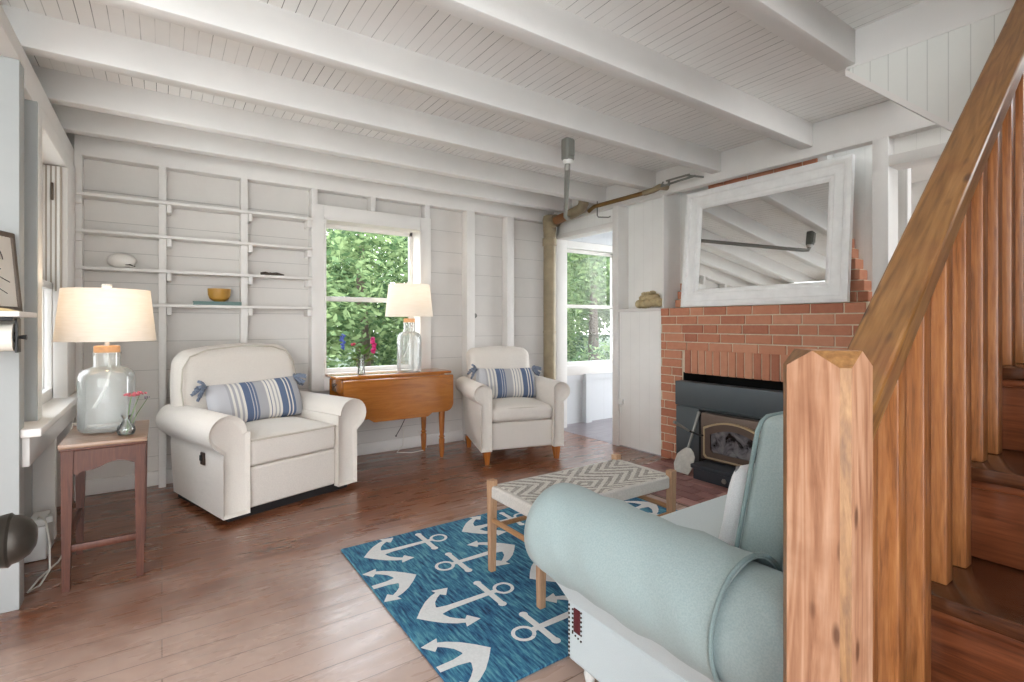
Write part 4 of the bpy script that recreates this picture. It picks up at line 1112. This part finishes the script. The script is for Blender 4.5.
b = MB(); b.tube([(rollc[0]+(rr+.016)*math.cos(math.radians(-55)+math.radians(285)*q/30), .62, rollc[1]+.004+(rr+.016)*math.sin(math.radians(-55)+math.radians(285)*q/30)) for q in range(31)], .0055, 8); b.build('welt', M['tealpipe'], AS)
# white pillow against the back
pw = thing('throw_pillow', 'white throw pillow propped against the teal back cushion', 'pillow', (1.46, .815, .59)); pw.rotation_euler = (math.radians(12), 0, 0)
n = 18; vs = []; fs = []; idx = {}
def V(i, j, s):
    key = (i, j, 0 if i in (0, n) or j in (0, n) else s)
    if key not in idx:
        u, v = 2*i/n-1, 2*j/n-1; e = (max(0, 1-u**4)*max(0, 1-v**4))**.6; idx[key] = len(vs)
        vs.append((u*.20*(1-.08*(1-abs(v))), s*.045*e, v*.185*(1-.08*(1-abs(u)))))
    return idx[key]
for s in (-1, 1):
    for i in range(n):
        for j in range(n): fs.append((V(i, j, s), V(i+1, j, s), V(i+1, j+1, s), V(i, j+1, s)))
b = MB(); b.add(vs, fs); b.build('pillow_body', M['whitecloth'], pw, local=True, angle=2.)

# ------------------------------------------------------------------ staircase and railing
ST = thing('staircase', 'dark brown wooden staircase at the right edge', 'staircase', (.75, -.05, 0))
rise, run = .2087, .245; x_n = 1.23-2*run      # nose of first tread (z=rise)
for k in range(11):
    xn = x_n+k*run; z = rise*(k+1)
    if z > 2.3: break
    b = MB(); b.box(xn, xn+run+.06, -.50, .42, z-.032, z, .008); t_ = b.build('tread', M['tread'], ST)
    b = MB(); b.box(xn+.03, xn+.05, -.49, .41, z-rise, z-.03, .002); b.box(xn+.012, xn+.031, -.49, .41, z-.05, z-.032, .005); b.build('riser', M['riser'], ST)
SR = thing('stair_railing', 'wooden stair railing with heavy pine newel post and square balusters', 'railing', (.83, .36, 0))
NX0, NX1, NY0, NY1 = .784, .875, .3155, .411
b = MB(); ch = .011
def chsq(x0, x1, y0, y1, c, z): return [(x0+c, y0, z), (x1-c, y0, z), (x1, y0+c, z), (x1, y1-c, z), (x1-c, y1, z), (x0+c, y1, z), (x0, y1-c, z), (x0, y0+c, z)]
def insq(i, c, z): return chsq(NX0+i, NX1-i, NY0+i, NY1-i, c, z)
lo = insq(0, ch, 0); up = insq(0, ch, 1.088); mx_, my_ = (NX0+NX1)/2, (NY0+NY1)/2; zt_n = 1.111; h_ = .012
def mids(z): return [(mx_, NY0, z), (NX1, my_, z), (mx_, NY1, z), (NX0, my_, z)]
md = mids(zt_n)
vs = lo+up+md
fs = [list(range(8))[::-1], [16, 17, 18, 19]]
# side faces (with a mid vertex) and chamfers
for k, (a, c) in enumerate(((0, 1), (2, 3), (4, 5), (6, 7))): fs.append([a, c, 8+c, 16+k, 8+a])
for (a, c, m1, m2) in ((1, 2, 16, 17), (3, 4, 17, 18), (5, 6, 18, 19), (7, 0, 19, 16)):
    fs.append([a, c, 8+c, 8+a]); fs.append([8+a, 8+c, m2, m1])
b.add(vs, fs)
for q in (6, 7, 8, 9, 10, 11, 12, 13): b.mi[q] = 1
b.build('newel_post', [M['newel'], M['chamfer']], SR, smooth=False)
b = MB()
def rz(x): return .2275+.9*x
ang = math.atan(.9); x0_, x1_ = .80, 2.62; L = (x1_-x0_)/math.cos(ang)
b.box(0, L, -.038, .038, -.042, 0)
o = b.build('handrail', M['railwood'], SR, smooth=False, local=True)
o.location = Vector((x0_, .36, rz(x0_)))-SR.location; o.rotation_euler = (0, -ang, 0)
bev = o.modifiers.new('bevel', 'BEVEL'); bev.width = .006; bev.segments = 2
for k in range(14):
    x = 1.05+(k-1)*.1225-.0; 
    kk = math.floor((x-x_n)/run); zb = rise*(kk+1) if x > x_n else 0
    b = MB(); b.box(x-.004, x+.034, .343, .381, zb, rz(x+.015)-.045, .003); b.build('baluster', M['baluster'], SR)

# ------------------------------------------------------------------ pipes at the ceiling
DP = thing('drain_pipe', 'tall aged drain pipe in the corner by the doorway', 'pipe', (3.43, 4.25, 0))
px_, py_ = 3.405, 4.235
b = MB(); b.tube([(px_, py_, 0), (px_, py_, 2.15)], .066, 24); b.build('stack', M['pipe'], DP)
b = MB(); b.lathe([(.066, 1.98), (.076, 1.985), (.076, 2.06), (.066, 2.065)], (px_, py_, 0), 24); b.lathe([(.066, 1.05), (.07, 1.052), (.07, 1.075), (.066, 1.077)], (px_, py_, 0), 24); b.build('coupling', M['pipe'], DP)
b = MB(); b.tube([(px_, py_, 2.13), (px_, py_, 2.26), (px_, py_, 2.30), (px_, py_, 2.315)], [.068, .074, .066, .03], 20); b.tube([(px_, py_, 2.225), (px_, py_-.11, 2.235)], [.06, .066], 20); b.build('tee_fitting', M['pipe'], DP)
b = MB(); b.tube([(px_, py_-.07, 2.232), (px_, py_-.34, 2.262)], .046, 18); b.build('branch', M['rust'], DP)
b = MB(); b.tube([(px_, py_-.33, 2.26), (px_, py_-.42, 2.272), (px_+.0, py_-.50, 2.29), (px_, py_-.53, 2.33), (px_, py_-.535, 2.40)], .052, 18); b.build('elbow', M['pipe'], DP)
BP = thing('brass_pipe', 'thin brass pipe running under the header beam to the mirror wall', 'pipe', (3.43, 3.2, 2.27))
b = MB(); b.tube([(3.43, 3.66, 2.25), (3.43, 3.58, 2.282), (3.43, 2.95, 2.282)], .019, 14); b.build('pipe_run', M['brass'], BP)
b = MB(); b.tube([(3.43, 2.97, 2.282), (3.43, 2.87, 2.284), (3.44, 2.835, 2.295), (3.46, 2.825, 2.31), (3.56, 2.82, 2.315)], .024, 14); b.build('elbow', M['pipe'], BP)
CV = thing('vent_cap', 'grey vent valve on a slim pipe below the ceiling beam', 'vent', (2.10, 2.40, 2.18))
b = MB(); b.rbox(.07, .06, .14, .014, 4, c=(2.10, 2.43, 2.245)); b.rbox(.05, .01, .10, .004, 3, c=(2.10, 2.397, 2.25)); b.build('valve_body', M['iron'], CV)
b = MB(); b.lathe([(.0, .0), (.024, 0), (.032, .012), (.032, .024), (0, .024)], (2.10, 2.43, 2.155), 18); b.build('collar', M['whiteplastic'], CV)
b = MB(); b.tube([(2.10, 2.43, 2.17), (2.105, 2.44, 2.13), (2.14, 2.48, 2.125), (3.20, 3.74, 2.185), (3.33, 3.86, 2.20), (3.415, 3.93, 2.235)], .018, 12); b.build('slim_pipe', M['conduit'], CV)
HK = thing('pipe_hanger', 'dark iron pipe hanger bracket beside the header above the mirror', 'bracket', (3.45, 2.6, 2.31))
b = MB(); b.tube([(3.45, 2.80, 2.305), (3.45, 2.47, 2.315)], .009, 8); b.tube([(3.39, 2.70, 2.318), (3.39, 2.48, 2.318)], .008, 8); b.tube([(3.38, 2.51, 2.317), (3.54, 2.46, 2.317)], .008, 8); b.tube([(3.40, 2.74, 2.318), (3.42, 2.77, 2.312), (3.45, 2.75, 2.30)], .007, 8); b.tube([(3.41, 2.69, 2.28), (3.41, 2.69, 2.324)], .009, 8)
b.build('hanger_rods', M['iron'], HK)
HB = thing('pipe_hook', 'thin bent iron hook beside the brass pipe over the doorway', 'hook', (3.44, 3.5, 2.2))
b = MB(); b.tube([(3.44, 3.55, 2.335), (3.44, 3.55, 2.19), (3.445, 3.54, 2.175), (3.50, 3.46, 2.165), (3.51, 3.445, 2.175)], .006, 8); b.build('hook_rod', M['iron'], HB)

# pipe seen only in the mirror is added below (mirror_pipe)

# ------------------------------------------------------------------ left edge: picture shelf, picture, towel holder
PSH = thing('picture_shelf', 'small white picture shelf at the left edge of the photo', 'shelf', (-.7, 2.7, 1.176))
b = MB(); b.box(-1.0, -.42, 2.50, 2.809, 1.176, 1.196, .004); b.build('board', M['trim'], PSH)
PF = thing('framed_drawing', 'brown framed line drawing leaning on the small left shelf', 'picture', (-.524, 2.615, 1.197)); PF.rotation_euler = (0, math.radians(-5), math.radians(-20))
b = MB(); w, h = .34, .312
def fr(i, x): return [(x, -w/2+i, i), (x, w/2-i, i), (x, w/2-i, h-i), (x, -w/2+i, h-i)]
b.loft([fr(0, -.008), fr(0, .009), fr(.003, .012), fr(.017, .012), fr(.020, .006)], cap=False); b.build('frame', M['framebrown'], PF, local=True)
b = MB(); b.box(-.007, .006, -w/2+.002, w/2-.002, .002, h-.002); art = b.build('artwork', M['art'], PF, local=True, smooth=False)
b = MB()
for cy, cz, r in ((.05, .20, .043), (.05, .20, .028), (.055, .195, .013)): b.tube([(.0065, cy+r*math.cos(a), cz+r*1.1*math.sin(a)) for a in [PI*2*k/18*.86 for k in range(19)]], .0018, 5)
for p, q in (((.0, .13), (.12, .115)), ((.02, .08), (.10, .07)), ((.0, .26), (.08, .25))): b.tube([(.0065, p[0], p[1]), (.0065, (p[0]+q[0])/2, (p[1]+q[1])/2+.012), (.0065, q[0], q[1])], .0016, 5)
b.build('drawing', M['ink'], art, local=True)
b = MB(); b.prism([(-.425, 1.1965), (-.45, 1.1965), (-.60, 1.1965), (-.59, 1.206), (-.53, 1.212), (-.46, 1.206)], 1, 2.51, 2.565)
tag(rebase(b.build('pamphlet', M['pamphlet']), (-.5, 2.54, 1.1965)), 'folded tan pamphlet lying on the small left shelf', 'pamphlet')
TH = thing('towel_holder', 'black paper towel holder under the small left shelf', 'towel holder', (-.6, 2.64, 1.17))
b = MB(); b.box(-.98, -.452, 2.58, 2.70, 1.162, 1.176, .002)
b.box(-.453, -.445, 2.615, 2.675, 1.042, 1.17, .002); b.box(-.98, -.96, 2.60, 2.69, 1.042, 1.17, .004); b.tube([(-.97, 2.645, 1.10), (-.455, 2.645, 1.10)], .020, 12); b.build('bracket', M['black'], TH)
b = MB(); b.tube([(-.446, 2.645, 1.10), (-.424, 2.645, 1.10)], [.006, .010], 10); b.build('knob', M['black'], TH)
b = MB(); b.lathe([(.021, -.25), (.052, -.25), (.052, .25), (.021, .25), (.021, -.25)], seg=28, xf=Matrix.Translation((-.708, 2.645, 1.10)) @ Matrix.Rotation(PI/2, 4, 'Y'))
tag(rebase(b.build('towel_roll', M['paper']), (-.715, 2.645, 1.05)), 'white paper towel roll hanging under the left shelf', 'towel roll')

# power block, strip and cords bottom left
b = MB(); b.box(-.552, -.465, 3.33, 3.55, .002, .165, .006)
tag(rebase(b.build('cable_box', M['whiteplastic']), (-.5, 3.44, 0)), 'white box on the floor below the side window', 'box')
PS = thing('power_strip', 'white power strip lying on the white box under the side window', 'power strip', (-.5, 3.4, .166))
b = MB(); b.box(-.535, -.47, 3.34, 3.50, .166, .195, .005); b.build('strip_body', M['whiteplastic'], PS)
b = MB(); b.box(-.47, -.445, 3.36, 3.39, .17, .20, .004); b.build('plug', M['whiteplastic'], PS)
b = MB(); b.tube([(-.50, 3.36, .20), (-.485, 3.3, .225), (-.455, 3.25, .21), (-.435, 3.2, .12), (-.425, 3.13, .02), (-.44, 3.0, .008), (-.47, 2.95, .008), (-.455, 3.08, .008), (-.41, 3.25, .008), (-.395, 3.34, .03), (-.40, 3.36, .3), (-.385, 3.375, .60), (-.37, 3.375, .645), (-.30, 3.3, .642), (-.26, 3.24, .640)], .004, 8)
tag(rebase(b.build('lamp_cord', M['cord']), (-.42, 3.1, 0)), 'white lamp cord looping on the floor left of the end table', 'cord')
b = MB(); b.tube([(1.83, 4.408, .20), (1.80, 4.36, .05), (1.72, 4.30, .008), (1.82, 4.22, .008), (1.95, 4.24, .008), (2.02, 4.33, .01), (1.97, 4.408, .16)], .0035, 8)
tag(rebase(b.build('extension_cord', M['cord']), (1.8, 4.3, 0)), 'white cord lying under the drop-leaf table', 'cord')
b = MB(); b.tube([(1.86, 4.40, .32), (1.79, 4.38, .21), (1.74, 4.37, .14)], .003, 6); b.ball((1.74, 4.37, .14), .008, 8)
tag(rebase(b.build('cord_end', M['black']), (1.8, 4.38, .2)), 'short black cord hanging behind the drop-leaf table', 'cord')
b = MB(); b.lathe([(0, .012), (.018, .010), (.024, 0), (.0, 0)], seg=20, xf=Matrix.Translation((2.60, YB, 1.235)) @ Matrix.Rotation(PI/2, 4, 'X'))
tag(rebase(b.build('wall_button', M['iron']), (2.60, YB-.001, 1.235)), 'round dark button on the plank wall above the armchair', 'button')

# ------------------------------------------------------------------ outside
b = MB(); b.box(-40, 60, 4.62, 90, -.62, -.6)
tag(b.build('lawn', M['ground'], smooth=False), 'green lawn outside the windows', 'lawn', kind='structure')
b = MB(); b.box(-60, -1.75, -40, 2.9, -.62, -.6); b.box(-60, -.8, 2.9, 4.62, -.62, -.6); b.box(-.8, 60, -60, YN-.1, -.62, -.6); b.box(6.4, 60, YN-.1, 4.62, -.62, -.6)  # added out of view, pale so it bounces light up to the ceiling
tag(b.build('bounce_terrace', M['bounce_terrace'], smooth=False), 'added pale terrace outside the open end, bouncing light indoors', 'terrace', kind='structure')
def tree_mesh(seed, n=5200, rx=2.3, rz_=3.0, leaf=.11):
    rnd = random.Random(seed); vs = []; fs = []
    clumps = []
    for i in range(46):
        a = rnd.uniform(0, 2*PI); t = rnd.random(); z = -.15+t*2; rad = rx*(1-.45*t)*rnd.uniform(.45, 1.0)
        clumps.append((rad*math.cos(a), rad*math.sin(a), z*rz_/2+.35, rnd.uniform(.45, .85)))
    for i in range(n):
        c = clumps[rnd.randrange(len(clumps))]
        d = Vector((rnd.gauss(0, 1), rnd.gauss(0, 1), rnd.gauss(0, .8))).normalized()*c[3]*rnd.uniform(.55, 1.0)
        p = Vector(c[:3])+d; s = leaf*rnd.uniform(.6, 1.3)
        u = Vector((rnd.gauss(0, 1), rnd.gauss(0, 1), rnd.gauss(0, .5))).normalized(); w = u.cross(Vector((rnd.gauss(0, 1), rnd.gauss(0, 1), rnd.gauss(0, 1)))).normalized()
        o = len(vs); vs += [p-u*s, p+w*s*.42, p+u*s, p-w*s*.42]; fs.append((o, o+1, o+2, o+3))
    return vs, fs
def tree(seed, loc, mat, label, h=1.0, n=5200, leaf=.11, rx=2.3):
    t = thing('tree', label, 'tree', loc, random.Random(seed).uniform(0, 6), group='trees outside the windows')
    vs, fs = tree_mesh(seed, n, leaf=leaf, rx=rx); b = MB(); b.add([v*h for v in vs], fs)
    me = bpy.data.meshes.new('crown'); me.from_pydata([tuple(v) for v in b.v], [], b.f); me.materials.append(mat)
    o = bpy.data.objects.new('crown', me); COL.objects.link(o); o.parent = t
    b = MB(); b.tube([(0, 0, -.3), (.05, 0, 1), (0, .05, 3.0*h)], [.16, .13, .05], 10); b.build('trunk', M['bark'], t, local=True)
    return t
tree(1, (2.95, 9.0, -.6), M['leaf1'], 'bright green tree close behind the table window', 1.15, 22000, .06)
tree(3, (5.0, 14.6, -.6), M['leaf2'], 'dark distant tree behind the nearer one in the table window', 1.75, 15000, .08)
tree(4, (8.45, 8.8, -.6), M['leaf1'], 'bright green tree close behind the porch window', 1.15, 22000, .06)
tree(6, (13.6, 14.4, -.6), M['leaf2'], 'dark distant tree behind the nearer one in the porch window', 1.75, 15000, .08)

# ------------------------------------------------------------------ light
wd = bpy.data.worlds.new('world'); scene.world = wd; wd.use_nodes = True
nt = wd.node_tree; nt.nodes.clear()
out = nt.nodes.new('ShaderNodeOutputWorld'); bg = nt.nodes.new('ShaderNodeBackground'); nt.links.new(bg.outputs[0], out.inputs[0])
tc = nt.nodes.new('ShaderNodeTexCoord'); sp = nt.nodes.new('ShaderNodeSeparateXYZ'); nt.links.new(tc.outputs['Generated'], sp.inputs[0])
cr = nt.nodes.new('ShaderNodeValToRGB'); nt.links.new(sp.outputs[2], cr.inputs[0])
cr.color_ramp.elements[0].position = 0; cr.color_ramp.elements[0].color = (1.0, 1.0, 1.0, 1)
cr.color_ramp.elements[1].position = .6; cr.color_ramp.elements[1].color = (.80, .90, 1.0, 1)
nt.links.new(cr.outputs[0], bg.inputs[0]); bg.inputs[1].default_value = 7.6

scene.view_settings.view_transform = 'Standard'; scene.view_settings.look = 'None'
scene.view_settings.gamma = 1; scene.view_settings.use_curve_mapping = False
scene.view_settings.exposure = -0.06
cy = scene.cycles
cy.use_denoising = True; cy.max_bounces = 10; cy.diffuse_bounces = 6; cy.glossy_bounces = 4; cy.transparent_max_bounces = 16
cy.sample_clamp_indirect = 6; cy.caustics_reflective = False; cy.caustics_refractive = False
